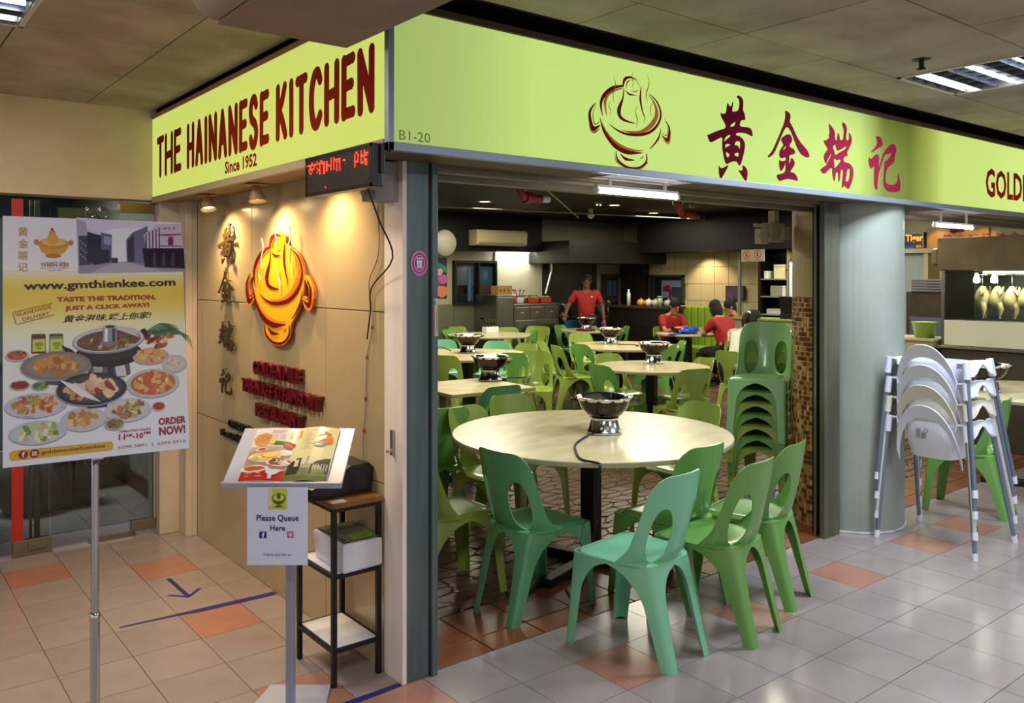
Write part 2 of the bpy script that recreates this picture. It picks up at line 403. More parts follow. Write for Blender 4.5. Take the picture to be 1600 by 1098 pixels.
for n, (a, dep, q, cx, cy) in enumerate(pc):
    z = -.001*rr.random()
    if n < 260:
        mb = MB(); q2 = [(x-cx, y-cy) for x, y in q]; paver(mb, q2, 0, 0, z); obj('paver', mb, clay, fin, (cx, cy, 0))
    else: paver(stf, q, cx, cy, z)
o = obj('paver_field', stf, claystuff, fin); o['kind'] = 'stuff'
# --- corridor ceiling in panels
ceil = struct('ceiling', MB().box((-6, -7, 2.72), (14, 2.66, 2.9)).box((-6, 2.66, 2.72), (1.56, 5.66, 2.9)), mat('dark ceiling grid', '#2a251f', .9))
cm = mat('stained ceiling board', '#b8ad9e', .9, noise=1, nscale=3.2, bump=.3, bscale=9, var=.05, col2='#9c9182')
def panel(x0, y0, x1, y1, dz=0): obj('ceiling_panel', B((x0+.003, y0+.003, 2.70+dz), (x1-.003, y1-.003, 2.722), .002), cm, ceil)
rr = random.Random(5)
ceil_x = [3.07+.661*k for k in range(-6, 15)]; ceil_y = [2.25-.66*k for k in range(0, 9)]
for a, x in enumerate(ceil_x[:-1]):
    for b, y in enumerate(ceil_y[:-1]):
        if x < 1.0: 
            pass
        if any(abs(x+.33-lx) < .3 and abs(y-.33-ly) < .3 for lx, ly in ((4.74, 1.92), (4.1, -.7), (7.4, .6))): continue
        if x+.66 > -.2: panel(x, y-.66, x+.661, y, -.002*rr.random())
    if x > 1.4: panel(x, 2.25, x+.661, 2.60)
for x0, x1 in ((-2.4, -1.8), (-1.8, -1.2), (-1.2, -.6), (-.62, -.03), (-.03, .57), (.57, 1.165), (1.165, 1.56)):
    for y0, y1 in ((2.27, 2.83), (2.83, 3.45), (3.45, 4.065), (4.065, 4.755), (4.755, 5.29), (5.29, 5.655)):
        if x0 == -.03 and y0 == 3.45: continue
        panel(x0, y0, x1, y1, -.001*rr.random())
struct('light_block_roof', MB().box((-6, -7, 2.91), (14, 12.2, 3.0)).box((-6, 2.67, 2.74), (14, 3.0, 2.90)).box((1.565, 3.0, 2.81), (1.93, 5.66, 2.90)), mat('dark ceiling grid'))  # unseen roof and gap fillers added to stop world light leaking in
# louvred ceiling lights
def ceiling_light(x, y, label, s=.33, es=2.6, col='#b4c6ff'):
    t = thing('ceiling_light', label, 'light fitting', (x, y, 2.70), 0, 'recessed louvred corridor lights')
    fr = MB()
    for a, b in (((-s, -s, -.004), (s, -s+.02, .03)), ((-s, s-.02, -.004), (s, s, .03)), ((-s, -s, -.004), (-s+.02, s, .03)), ((s-.02, -s, -.004), (s, s, .03))): fr.box(a, b)
    obj('frame', fr, mat('light frame', '#d8dbe0', .4, .2), t)
    obj('diffuser', B((-s+.02, -s+.02, .024), (s-.02, s-.02, .03)), mat('lit reflector '+col, col, .5, em=col, es=es), t)
    for k in range(3): obj('tube', MB().tube([(-s+.04, -s/1.5+k*s/1.5, .012), (s-.04, -s/1.5+k*s/1.5, .012)], .011, 8), mat('lit tube', '#ffffff', .5, em='#f4f6ff', es=9), t)
    for k in range(1, 8): obj('louvre', B((-s+.02, -s+2*s*k/8-.001, -.002), (s-.02, -s+2*s*k/8+.001, .02)), mat('louvre', '#aab4c8', .25, .8), t)
    for k in range(1, 5): obj('louvre', B((-s+2*s*k/5-.001, -s+.02, -.002), (-s+2*s*k/5+.001, s-.02, .02)), mat('louvre', '#aab4c8', .25, .8), t)
    return t
ceiling_light(4.73, 1.92, 'square louvred fluorescent light in the ceiling above the high chairs')
ceiling_light(.27, 3.76, 'louvred light at the ceiling edge above the menu poster')
ceiling_light(4.1, -.7, 'unseen louvred ceiling light added out in the corridor')  # this one and the next are out of view, added to light the corridor
ceiling_light(7.4, .6, 'unseen louvred ceiling light added further along the corridor')
t = thing('sprinkler', 'black sprinkler head under the corridor ceiling beside the louvred light', 'sprinkler', (4.11, 1.98, 2.70))
obj('escutcheon', MB().lathe([(0, -.008), (.035, -.006), (.045, 0)], 20), black, t)
obj('nozzle', MB().lathe([(.012, -.006), (.012, -.04), (.012, -.04), (.022, -.046), (.022, -.052), (0, -.052)], 12), black, t)
# bulkhead beam hanging from the ceiling
struct('trim_1', MB().box((.99, -6, 2.50), (1.478, 2.86, 2.73)), mat('bulkhead board', '#97807a', .85, noise=.18, nscale=4, bump=.15, bscale=14), 'low square bulkhead beam under the corridor ceiling')
pp = MB(); arc = [(-.075*math.cos(a), -.02+.225*0, 0) for a in (0,)]
prof = [(.985, 2.72)]+[(.985-.085*math.sin(a), 2.505+.085-.085*math.cos(a)) for a in [PI/2*k/8 for k in range(9)]]+[(.90, 2.72)]
pp.M = Matrix(((1, 0, 0, 0), (0, 0, -1, 0), (0, 1, 0, 0), (0, 0, 0, 1))); pp.prism([(x, z) for x, z in prof], -2.84, 3.0)
struct('trim_2', pp, mat('bulkhead moulding', '#a08c7a', .8, noise=.15, nscale=4))
# --- alcove back beam, corner pillar, alcove wall
cream = mat('aged cream wall', '#dccbae', .75, noise=1, nscale=1.6, bump=.12, bscale=12, col2='#cbb899')
struct('wall_back', MB().box((-3, 5.655, 2.13), (1.578, 5.85, 2.73)), cream)
pil = mat('cream pillar paint', '#cfc0aa', .6, noise=.25, nscale=2.2, bump=.25, bscale=9)
struct('wall_corner', MB().box((1.582, 5.60, 0), (1.772, 5.86, 2.3), .006).box((1.70, 5.455, 0), (1.772, 5.62, 2.3), .004).box((1.725, 5.45, 0), (1.74, 5.47, 2.3), .003), pil)
wl = struct('wall_left', MB().box((1.782, 3.09, 0), (1.93, 5.70, 2.72)), mat('wall core', '#6b5c42', .8))
wp = mat('glossy beige wall panel', '#b8a47c', .2, noise=.08, nscale=1.2, bump=.02, bscale=3, spec=.7, coat=.3)
ys = [3.085, 3.63, 4.54, 5.45]; zs = [0, .78, 1.497, 2.25]
for a in range(3):
    for b in range(3): obj('wall_panel', B((1.77, ys[a]+.002, zs[b]+.002), (1.79, ys[a+1]-.002, zs[b+1]-.002), .002), wp, wl)
struct('wall_front', MB().box((1.77, 2.95, 2.10), (12.5, 3.20, 2.66)).box((1.79, 2.96, 2.12), (1.795, 5.66, 2.70)), mat('header plaster', '#6f6550', .8, noise=.2, nscale=3))
struct('trim_16', MB().box((1.60, 2.99, 2.661), (12.5, 3.20, 2.80)).box((1.62, 3.0, 2.62), (1.79, 5.66, 2.80)), mat('painted gap shade', '#14110e', .9), 'near-black boards painting the shade in the gap above the signs')  # near-black boards paint the shade of the gap over the signs
# shutter post at the corner
post = struct('trim_3', MB().box((1.788, 2.941, 0), (1.897, 3.10, 2.12), .003).box((1.901, 2.925, 0), (1.930, 3.04, 2.12), .003), mat('grimy green steel', '#4a5f5c', .4, .3, noise=1, nscale=3, bump=.1, bscale=15, nstretch=(6, 6, .6), col2='#5e6f70'))
obj('side_trim', B((1.768, 2.937, 0), (1.787, 3.085, 2.12), .002), mat('white trim paint', '#eee4da', .5, noise=.12, nscale=3, nstretch=(4, 4, .7)), post)
obj('seam', B((1.897, 2.9405, 0), (1.901, 2.95, 2.1)), black, post)
obj('latch', MB().box((1.758, 3.000, .915), (1.77, 3.022, 1.02), .002).box((1.735, 3.003, .928), (1.76, 3.015, .94), .002), mat('latch metal', '#b5b0a4', .3, .9), post)
struct('trim_4', MB().box((1.66, 2.97, 1.95), (1.79, 3.08, 2.11), .004), mat('junction grey', '#8f8880', .5), 'grey switch box at the head of the corner post')
# header rails
rail = MB().box((1.93, 2.99, 2.088), (5.1, 3.05, 2.11)).box((1.93, 3.12, 2.07), (5.1, 3.18, 2.11))
struct('trim_5', rail, mat('rail beige', '#7d725a', .5, noise=.2, nscale=2))
struct('trim_6', MB().box((5.5, 3.12, 2.075), (12, 3.18, 2.11)), mat('rail beige', '#7d725a'))
# --- round column and shutter posts at its left
pn = 40; CX, CY, CR = 5.355, 3.085, .355
def ang_of(x, y): return math.atan2(y-CY, x-CX)
colm = MB()
front = [(CX+CR*math.cos(a), CY+CR*math.sin(a)) for a in [math.radians(-176+k*202/30) for k in range(31)]]
colm.prism([(CX-.36, CY+.0)]+front+[(CX, CY+.1)], 0, 2.12)
column = struct('wall_column', colm, mat('grey green column paint', '#98a197', .45, noise=1, nscale=2, bump=.08, bscale=10, col2='#8b9388', spec=.4))
obj('skirting_mortar', MB().tube([(CX+(CR+.004)*math.cos(a), CY+(CR+.004)*math.sin(a), .006) for a in [math.radians(-170+k*150/20) for k in range(21)]], .009, 6), mat('white mortar smear', '#c6c8cc', .6, noise=.4, nscale=12), column)
struct('trim_7', MB().box((4.815, 2.925, 0), (4.99, 2.96, 2.11), .003), mat('shutter post', '#55584a', .45, .3, noise=1, nscale=3, nstretch=(6, 6, .6), col2='#6b6a55'))
struct('trim_8', MB().box((4.845, 3.0, 0), (4.93, 3.03, 2.11), .003), blackmet)
struct('trim_9', MB().box((4.838, 2.997, 0), (4.845, 3.015, 2.11), .001), mat('aluminium strip', '#9fa0a0', .3, .9))
# mosaic half of the column
mosa = [mat('mosaic '+n, c, .3, noise=.2, nscale=20) for n, c in (('honey', '#a07a45'), ('brown', '#5f3d1c'), ('sand', '#c2a268'))]
mb = MB(); mb.prism([(CX+(CR-.004)*math.cos(a), CY+(CR-.004)*math.sin(a)) for a in [math.radians(20+k*170/24) for k in range(25)]], 0, 1.5)
mos = obj('mosaic_bed', mb, mat('mosaic grout', '#d8c8a4', .7), column)
mt = MB(); rr = random.Random(11)
for a in range(0, 41):
    for z in range(0, 46):
        a0 = math.radians(22+a*4.1); a1 = math.radians(22+(a+.80)*4.1); z0 = .01+z*.0325; z1 = z0+.0265; R0, R1 = CR-.004, CR+.002
        mt.mat = rr.choice((0, 0, 1, 1, 2)); q = [(CX+r*math.cos(b), CY+r*math.sin(b), zz) for zz in (z0, z1) for r, b in ((R0, a0), (R0, a1), (R1, a1), (R1, a0))]
        mt.add(q, [[0, 1, 2, 3], [4, 7, 6, 5], [3, 2, 6, 7], [2, 1, 5, 6], [0, 3, 7, 4]])
o = obj('mosaic_tiles', mt, mosa, mos); o['kind'] = 'stuff'
mb = MB(); mb.prism([(CX+CR*math.cos(a), CY+CR*math.sin(a)) for a in [math.radians(20+k*170/24) for k in range(25)]], 1.505, 2.12)
obj('column_plaster', mb, mat('warm cream plaster', '#a8966c', .6, noise=.1, nscale=3), column)
# --- restaurant shell
dark = mat('black painted ceiling', '#060607', .6, spec=.25)
struct('ceiling.001', MB().box((1.93, 3.2, 2.66), (13, 12.2, 2.8)), dark)
struct('wall_right', MB().box((12.0, -3, 0), (12.2, 12.2, 2.75)), mat('cream tiled wall', '#b7aa88', .45, noise=.08, nscale=2))
bw = struct('wall_back.001', MB().box((1.93, 11.6, 0), (12.2, 11.8, 2.75)), mat('back wall beige', '#a39a82', .5, noise=.08, nscale=2))
struct('wall_partition', MB().box((1.95, 5.66, 0), (2.05, 11.7, 2.75)), mat('back wall beige'))
struct('trim_10', MB().box((2.0, 11.2, 2.06), (9.55, 11.62, 2.70)), dark, 'black bulkhead above the back wall')
struct('trim_11', MB().box((9.55, 10.5, 1.86), (12.0, 11.62, 2.24), .005), mat('grey canopy', '#191918', .45, .2, noise=.2, nscale=2), 'dark grey canopy over the kitchen pass')
struct('trim_12', MB().box((11.2, 6.3, 2.06), (12.02, 10.5, 2.66)), mat('brown bulkhead', '#0e0c0a', .6, spec=.25), 'dark brown bulkhead along the tiled wall')
struct('wall_end', MB().box((12.0, -6, 0), (12.2, -3, 2.9)), whitepaint)
# ============================================================ SIGNS
def plane_m(O, U, V):
    U = Vector(U); V = Vector(V); N = U.cross(V); return Matrix(((U.x, V.x, N.x, O[0]), (U.y, V.y, N.y, O[1]), (U.z, V.z, N.z, O[2]), (0, 0, 0, 1)))
def text3d(mb, s, x, y, w, h, depth, bold=.02):        # extruded lettering added to a mesh whose matrix is a wall plane
    c = bpy.data.curves.new('lettering', 'FONT'); c.body = s; c.size = 1; c.offset = bold; c.extrude = .5; c.resolution_u = 2
    o = bpy.data.objects.new('lettering', c); COL.objects.link(o)
    me = bpy.data.meshes.new_from_object(o.evaluated_get(bpy.context.evaluated_depsgraph_get()))
    vs = [v.co.copy() for v in me.vertices]; x0 = min(p.x for p in vs); x1 = max(p.x for p in vs); y0 = min(p.y for p in vs); y1 = max(p.y for p in vs)
    mb.add([(x+(p.x-x0)/(x1-x0)*w, y+(p.y-y0)/(y1-y0)*h, (p.z+.5)*depth) for p in vs], [list(p.vertices) for p in me.polygons])
    bpy.data.objects.remove(o); bpy.data.curves.remove(c); bpy.data.meshes.remove(me)
HUANG = ([[(395,70),(412,62),(440,75),(465,105),(470,160),(463,232),(485,270),(495,345),(470,345),(440,350),(425,415),(470,422),(540,430),(568,460),(578,530),(555,525),(520,505),(470,490),(390,490),(382,520),(420,525),(460,555),(490,610),(485,680),(465,770),(435,870),(415,860),(400,825),(370,815),(330,825),(270,858),(245,760),(226,640),(236,535),(180,560),(130,590),(95,603),(75,570),(55,510),(64,516),(130,485),(200,458),(268,440),(268,400),(240,350),(215,300),(210,260),(225,272),(272,270),(280,200),(288,140),(315,190),(333,185),(350,130),(355,150),(338,250),(380,245),(415,235),(428,160),(420,100),(400,92)],
 [(190,858),(205,895),(250,890),(298,855),(290,890),(240,980),(215,1020),(195,985),(188,900)], [(455,860),(495,880),(520,930),(515,1000),(503,1052),(470,1010),(430,945),(413,918),(450,925),(468,910)]],
 [[(315,420),(335,390),(385,360),(370,412),(340,420)], [(252,595),(255,555),(290,520),(322,515),(325,530),(280,565)], [(262,670),(262,625),(290,615),(330,628),(290,645)], [(370,635),(375,600),(400,585),(435,590),(435,640),(428,685),(415,650),(395,632)], [(268,705),(300,725),(318,740),(295,775),(275,760)], [(368,750),(370,725),(420,715),(418,760),(395,762)]], (1100, 140))
JIN = ([[(290,165),(320,172),(345,200),(352,240),(338,290),(365,330),(400,410),(450,510),(520,590),(560,645),(570,700),(530,700),(470,665),(430,600),(400,520),(370,440),(345,380),(315,352),(300,352),(270,400),(240,470),(200,570),(160,660),(110,700),(90,695),(95,680),(140,630),(190,520),(240,400),(280,300),(293,230),(290,180)],
 [(245,480),(290,445),(325,430),(352,442),(372,490),(360,530),(340,550),(340,580),(385,600),(403,630),(400,662),(338,672),(336,720),(330,780),(352,740),(355,705),(375,710),(402,760),(390,800),(340,870),(385,872),(420,910),(437,960),(430,970),(380,955),(320,945),(270,955),(230,975),(205,950),(192,915),(200,895),(240,890),(293,868),(295,760),(300,690),(245,715),(228,695),(220,655),(235,605),(272,562),(262,535),(243,505)],
 [(225,722),(240,745),(300,732),(290,780),(245,868),(225,820),(220,755)]], [[(296,566),(300,588),(270,615),(262,622),(272,595)]], (1190, 150))
DUAN = ([[(200,235),(228,265),(262,310),(272,350),(272,405),(285,440),(295,430),(300,380),(312,340),(325,380),(330,432),(365,425),(372,370),(375,310),(357,255),(357,220),(390,240),(410,290),(405,350),(398,410),(418,440),(432,420),(435,380),(430,338),(450,360),(467,410),(462,465),(430,530),(410,570),(420,612),(372,620),(372,680),(430,690),(465,720),(487,780),(480,860),(455,940),(428,995),(400,970),(374,945),(358,983),(350,972),(360,870),(368,770),(342,765),(335,800),(330,870),(320,915),(312,890),(308,790),(282,800),(275,860),(268,910),(250,860),(242,790),(245,742),(200,765),(155,818),(125,800),(103,770),(130,745),(190,705),(165,690),(150,660),(145,610),(165,570),(195,530),(165,490),(140,425),(160,435),(190,420),(215,390),(198,380),(215,350),(208,290)]],
 [[(228,578),(234,590),(187,690),(172,696),(195,640)], [(245,510),(275,470),(288,520),(300,555),(350,530),(408,490),(395,532),(340,560),(275,606),(268,560)], [(256,660),(270,636),(290,660),(340,650),(335,680),(290,735),(264,755),(268,700)], [(415,757),(445,757),(440,850),(425,905),(392,903),(402,840)]], (1270, 160))
JI = ([[(190,235),(245,245),(268,300),(270,350),(215,375),(145,430),(142,415),(160,395),(210,330),(205,280)],
 [(113,468),(125,500),(160,480),(190,442),(220,447),(230,490),(224,560),(222,615),(250,510),(292,400),(380,315),(415,345),(430,400),(410,450),(405,540),(330,590),(310,640),(300,720),(310,780),(350,795),(430,790),(442,700),(450,650),(462,720),(475,830),(455,870),(390,882),(320,865),(280,810),(277,720),(290,600),(287,530),(350,490),(375,420),(340,445),(295,440),(245,590),(215,700),(210,840),(200,858),(180,830),(170,740),(172,640),(180,570),(140,612),(120,590),(108,530)]], [], (1345, 180))
HAN = []
for outs, holes, (ox, oz) in (HUANG, JIN, DUAN, JI):      # outlines measured on the long sign's face
    f = lambda L: [[(QY(ox+x/7.322, oz+y/7.322, 2.68).x, QY(ox+x/7.322, oz+y/7.322, 2.68).z) for x, y in p] for p in L]
    o_, h_ = f(outs), f(holes); xs = [x for p in o_ for x, y in p]; zs_ = [y for p in o_ for x, y in p]
    cx, cz = (min(xs)+max(xs))/2, (min(zs_)+max(zs_))/2; n_ = lambda L: [chaikin([(x-cx, y-cz) for x, y in p], 1) for p in L]
    HAN.append((n_(o_), n_(h_), cx, cz, max(xs)-min(xs), max(zs_)-min(zs_)))
def han_split(k):      # give each hole to the outline around it
    outs, holes = HAN[k][0], HAN[k][1]; r = [[p, []] for p in outs]
    def ins(pt, poly):
        c = False
        for i in range(len(poly)):
            (x1, y1), (x2, y2) = poly[i], poly[i-1]
            if (y1 > pt[1]) != (y2 > pt[1]) and pt[0] < (x2-x1)*(pt[1]-y1)/(y2-y1)+x1: c = not c
        return c
    for h in holes:
        c = (sum(p[0] for p in h)/len(h), sum(p[1] for p in h)/len(h))
        for e in r:
            if ins(c, e[0]): e[1].append(h); break
    return r
LOGO_D = [([(455,160),(340,185),(250,260),(215,360),(235,490)],(14,32,34,28,4)), ([(452,175),(468,95),(530,68),(612,105)],(10,30,18,3)), ([(535,98),(495,128),(488,190)],(3,13,3)), ([(585,105),(622,145),(632,180)],(2,6,2)),
 ([(535,214),(580,224),(620,205)],(2,8,2)), ([(460,190),(452,290),(408,430),(450,520),(590,568)],(8,16,48,26,3)), ([(475,205),(520,250),(600,265)],(3,18,2)), ([(648,165),(638,300),(660,430),(685,500),(678,555)],(6,26,14,10,3)),
 ([(730,240),(820,340),(858,480),(800,610),(680,680),(500,680),(380,630),(300,565)],(3,18,24,26,26,22,14,3)), ([(205,500),(250,650),(360,800),(500,875),(665,882)],(4,26,40,38,3)), ([(860,610),(830,730),(740,840)],(3,22,6)),
 ([(160,340),(95,450),(130,615),(212,580)],(4,28,44,4)), ([(165,360),(130,460),(150,570),(205,545)],(3,7,10,3)), ([(905,540),(950,620),(930,740),(865,690)],(3,20,38,3)), ([(895,515),(935,580),(925,690),(870,670)],(2,7,9,3)),
 ([(375,860),(400,960),(500,1032),(620,1040),(700,980),(705,890)],(6,22,16,16,22,12)), ([(420,885),(480,945),(582,960)],(4,28,3)), ([(668,910),(660,930),(640,945)],(3,10,3))]
LOGO_O = [([(725,250),(790,350),(815,470),(760,580),(660,650),(560,660),(440,640)],(2,22,48,48,32,22,3)), ([(450,185),(320,230),(262,330),(280,490)],(6,24,32,3)), ([(230,560),(290,680),(400,790),(540,850),(670,858)],(3,22,30,24,3)),
 ([(90,500),(108,625),(150,655),(205,620)],(3,22,24,3)), ([(965,640),(945,770),(880,740)],(3,26,3)), ([(363,880),(385,970),(500,1046),(640,1050),(722,980)],(3,14,12,12,10))]
LOGO_S = [([(350,50),(370,150),(345,240),(352,340)],(2,9,11,2)), ([(555,15),(545,80),(560,110),(552,180)],(2,8,9,2)), ([(715,45),(730,140),(700,250),(712,340)],(2,10,12,2)), ([(600,380),(585,450),(605,520),(595,605)],(2,9,12,2)), ([(315,330),(300,380),(320,420),(312,480)],(2,8,8,2)), ([(775,320),(745,400),(755,500)],(2,10,3))]
def lg(p): q = QY(910+p[0]/6.86, 110+p[1]/6.86, 2.68); return (q.x-2.83, q.z-2.345)
LOGO_D = [([lg(p) for p in P], [w_/6.86*.0037 for w_ in W]) for P, W in LOGO_D]; LOGO_O = [([lg(p) for p in P], [w_/6.86*.0037 for w_ in W]) for P, W in LOGO_O]; LOGO_S = [([lg(p) for p in P], [w_/6.86*.0037 for w_ in W]) for P, W in LOGO_S]
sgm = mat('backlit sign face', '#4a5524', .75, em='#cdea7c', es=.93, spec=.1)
_nt = sgm.node_tree; _b = _nt.nodes['Principled BSDF']       # uneven tube light painted into the emission ramp: dim stretch, weaker by the corner
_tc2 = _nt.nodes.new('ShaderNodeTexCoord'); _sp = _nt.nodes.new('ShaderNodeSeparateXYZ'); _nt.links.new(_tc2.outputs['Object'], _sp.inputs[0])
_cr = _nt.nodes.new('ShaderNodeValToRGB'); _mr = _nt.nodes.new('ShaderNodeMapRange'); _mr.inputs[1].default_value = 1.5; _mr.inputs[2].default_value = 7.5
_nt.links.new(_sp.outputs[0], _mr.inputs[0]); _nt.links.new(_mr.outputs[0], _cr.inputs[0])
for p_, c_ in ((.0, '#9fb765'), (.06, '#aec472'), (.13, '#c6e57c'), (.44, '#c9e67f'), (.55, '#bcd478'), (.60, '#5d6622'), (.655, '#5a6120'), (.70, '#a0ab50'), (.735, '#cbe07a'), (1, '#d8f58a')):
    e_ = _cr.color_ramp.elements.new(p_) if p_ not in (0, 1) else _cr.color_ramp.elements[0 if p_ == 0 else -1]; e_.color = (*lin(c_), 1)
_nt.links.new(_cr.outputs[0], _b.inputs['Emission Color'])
alu = mat('aluminium edge', '#8e9aa6', .4, .6, noise=.1, nscale=3)
t = thing('shop_sign', 'long backlit yellow-green fascia sign with dark red brush characters over the entrance', 'sign', (0, 2.68, 0))
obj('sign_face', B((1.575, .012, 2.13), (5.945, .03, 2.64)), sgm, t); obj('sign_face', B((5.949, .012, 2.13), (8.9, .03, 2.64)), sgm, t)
obj('sign_box', B((1.58, .03, 2.112), (8.9, .27, 2.652)), mat('sign box brown', '#5d4c33', .6), t)
obj('frame', MB().box((1.553, -.002, 2.106), (8.9, .03, 2.138), .002).box((1.553, -.002, 2.106), (1.577, .03, 2.655), .002), alu, t)
obj('top_rim', B((1.553, -.004, 2.632), (8.9, .03, 2.658)), mat('sign rim brown', '#4a3a24', .8), t)
for k in range(4):
    mb = MB(); mb.M = plane_m((HAN[k][2], .0125, HAN[k][3]), (1, 0, 0), (0, 0, 1))
    for p, hs in han_split(k): mb.prism(p, 0, .0025, hs)
    obj('character', mb, mat('dark red vinyl', '#701a30', .9, spec=.0), t)
pr = Print((2.83, .0115, 2.345), (1, 0, 0), (0, 0, 1), .0006)
for P, W in LOGO_O: pr.stroke(P, W, '#e79a55', 1)
for P, W in LOGO_D: pr.stroke(P, W, '#8a1d12', 2)
for P, W in LOGO_S: pr.stroke(P, W, '#dd9a4e', 3)
pr.build('hotpot_emblem', SIGNINK, t)
pr = Print((0, .0115, 0), (1, 0, 0), (0, 0, 1)); pr.text('B1-20', 1.605, 2.150, .036, '#8ba05c', 1, .0, w=.135); pr.build('unit_number', SIGNINK, t)
pr = Print((0, .0115, 0), (1, 0, 0), (0, 0, 1)); pr.text('GOLDEN MILE', 6.56, 2.225, .215, '#a3201c', 1, .03, w=1.5); pr.build('lettering', SIGNINK, t)
# side sign
t = thing('shop_sign', 'backlit yellow-green sign reading THE HAINANESE KITCHEN over the alcove', 'sign', (1.55, 0, 0))
sg2 = mat('backlit side sign face', '#55552a', .75, em='#d3df6e', es=.90, spec=.1)
obj('sign_face', B((.002, 2.715, 2.15), (.02, 5.648, 2.645)), sg2, t)
obj('sign_box', B((.02, 2.955, 2.118), (.22, 5.648, 2.655)), mat('sign box cream', '#8b7a58', .6), t)
obj('frame', MB().box((-.002, 2.714, 2.112), (.02, 5.65, 2.150), .002), mat('cream sign frame', '#b3a184', .5), t)
obj('top_rim', MB().box((-.004, 2.714, 2.643), (.02, 5.65, 2.668), .002), mat('sign rim tan', '#9a7a50', .6), t)
pr = Print((.0015, 0, 0), (0, -1, 0), (0, 0, 1), .0008)
redv = '#8c2614'
LET = {'T': (.85, [[(0, .98), (1, 1)], [(.5, .98), (.48, 0)]]), 'H': (1, [[(.02, 1), (0, 0)], [(1, 1), (.98, 0)], [(0, .46), (1, .5)]]), 'E': (.8, [[(.04, 1), (0, 0)], [(.04, .98), (1, 1)], [(.04, .52), (.85, .54)], [(0, .02), (1, .03)]]), 'A': (1, [[(0, 0), (.28, .6), (.48, 1)], [(.48, 1), (.72, .6), (1, 0)], [(.2, .32), (.8, .34)]]),
 'I': (.12, [[(.5, 1), (.5, 0)]]), 'N': (1, [[(0, 1), (.02, 0)], [(0, 1), (.5, .5), (.98, 0)], [(1, 1), (.98, 0)]]), 'S': (.85, [[(.95, .86), (.7, 1), (.3, .98), (.05, .78), (.2, .58), (.75, .44), (.98, .24), (.72, .02), (.3, 0), (.02, .14)]]), 'K': (.9, [[(.03, 1), (0, 0)], [(.95, 1), (.55, .7), (.08, .48)], [(.2, .52), (.6, .3), (1, 0)]]), 'C': (.9, [[(1, .84), (.72, 1), (.35, .95), (.06, .7), (.02, .35), (.25, .05), (.65, 0), (1, .16)]])}
for s_, a, b in (('THE', 5.545, 5.06), ('HAINANESE', 4.96, 3.765), ('KITCHEN', 3.69, 2.775)):
    gap = .060; tot = sum(LET[c][0] for c in s_); unit = (a-b-.046-gap*(len(s_)-1))/tot; x = -a+.023
    for c in s_:
        wl_, st = LET[c]
        for P in st:
            P = [(x+px*wl_*unit, 2.280+py*.215) for px, py in P]; pr.stroke(P, [.046 if k_ in (0, len(P)-1) else .050 for k_ in range(len(P))], redv, 1)
            for e_ in (P[0], P[-1]): pr.ell(e_[0], e_[1], .023, .024, redv, 1, 14)
        x += wl_*unit+gap
pr.text('Since 1952', -4.345, 2.172, .066, redv, 1, .035, w=.43); pr.build('lettering', SIGNINK, t)
# LED display
t = thing('led_display', 'black moving-message box with red LED characters under the corner of the green side sign', 'display', (1.498, 2.70, 1.972))
obj('case', B((0, 0, 0), (.045, .555, .158), .004), black, t)
obj('screen_border', MB().box((-.003, .0, .0), (.0, .555, .012)).box((-.003, 0, .146), (0, .555, .158)).box((-.003, 0, 0), (0, .014, .158)).box((-.003, .541, 0), (0, .555, .158)), blackmet, t)
dots = MB(); lit = MB(); rr = random.Random(2)
rows = ["0001000100100000010100000000000000100101000", "1111111011111010010111110000000001010101110", "0010010001001010010101010010000001010111100", "0111100101001011110101010000000001010101000", "0101000011001010010101010000000001110101100", "0010000101001010010101010000000001000110100", "0000000001001000000001010000000001000000100"]
for r_ in range(16):
    for c_ in range(64):
        y = .555-.018-c_*.00815; z = .142-r_*.0083
        ch = rows[r_-1][int(c_*43/64)] if 1 <= r_ <= 7 else '0'
        on = ch == '1' or (r_ == 14 and c_ == 20) or (r_ == 3 and c_ == 34)
        m_ = lit if on else dots; d_ = .0030 if on else .0013
        m_.add([(-.0015, y+d_, z-d_), (-.0015, y-d_, z-d_), (-.0015, y-d_, z+d_), (-.0015, y+d_, z+d_)], [[0, 1, 2, 3]])
o = obj('unlit_diodes', dots, mat('grey diode', '#8b7a78', .4), t); o['kind'] = 'stuff'
o = obj('lit_diodes', lit, mat('red diode', '#ff2010', .4, em='#ff3018', es=6), t); o['kind'] = 'stuff'
obj('bracket', MB().box((.03, -.012, .05), (.046, .0, .158), .002), black, t)
tag(obj('power_cord', MB().tube(smooth([(1.535, 2.80, 1.975), (1.60, 2.83, 1.86), (1.70, 2.90, 1.72), (1.745, 3.15, 1.60), (1.75, 3.17, 1.5), (1.745, 3.19, 1.38)]), .0035, 6), blackmet), 'thin black cord dropping from the LED box to the white trim', 'cord')
t = tag(obj('wall_cable', MB().tube(smooth([(1.76, 3.13, 2.0), (1.762, 3.12, 1.75), (1.76, 3.20, 1.62), (1.763, 3.17, 1.45), (1.762, 3.22, 1.3), (1.763, 3.235, 1.1), (1.76, 3.25, .95), (1.758, 3.24, .80)]), .003, 6), mat('grey cable', '#8e8a84', .5)), 'loose grey cable with red tape ties running down beside the panelled wall', 'cable')
for z, y in ((1.43, 3.175), (1.3, 3.222), (1.12, 3.235), (.98, 3.25)): obj('tape_tie', MB().tube([(1.762, y, z+.008), (1.762, y, z-.008)], .0055, 6), mat('red tape', '#a0301e', .5), t)
t = thing('wall_plug', 'grey plug and socket at the head of the corner post', 'socket', (1.655, 3.02, 1.99))
obj('socket', B((-.01, -.05, 0), (.012, .04, .09), .006), mat('junction grey', '#8f8880'), t); obj('plug', MB().tube([(-.035, -.01, .04), (-.01, -.01, .045)], .02, 10).tube([(-.03, -.01, .03), (-.03, -.01, -.02)], [.012, .006], 8), mat('junction grey'), t)
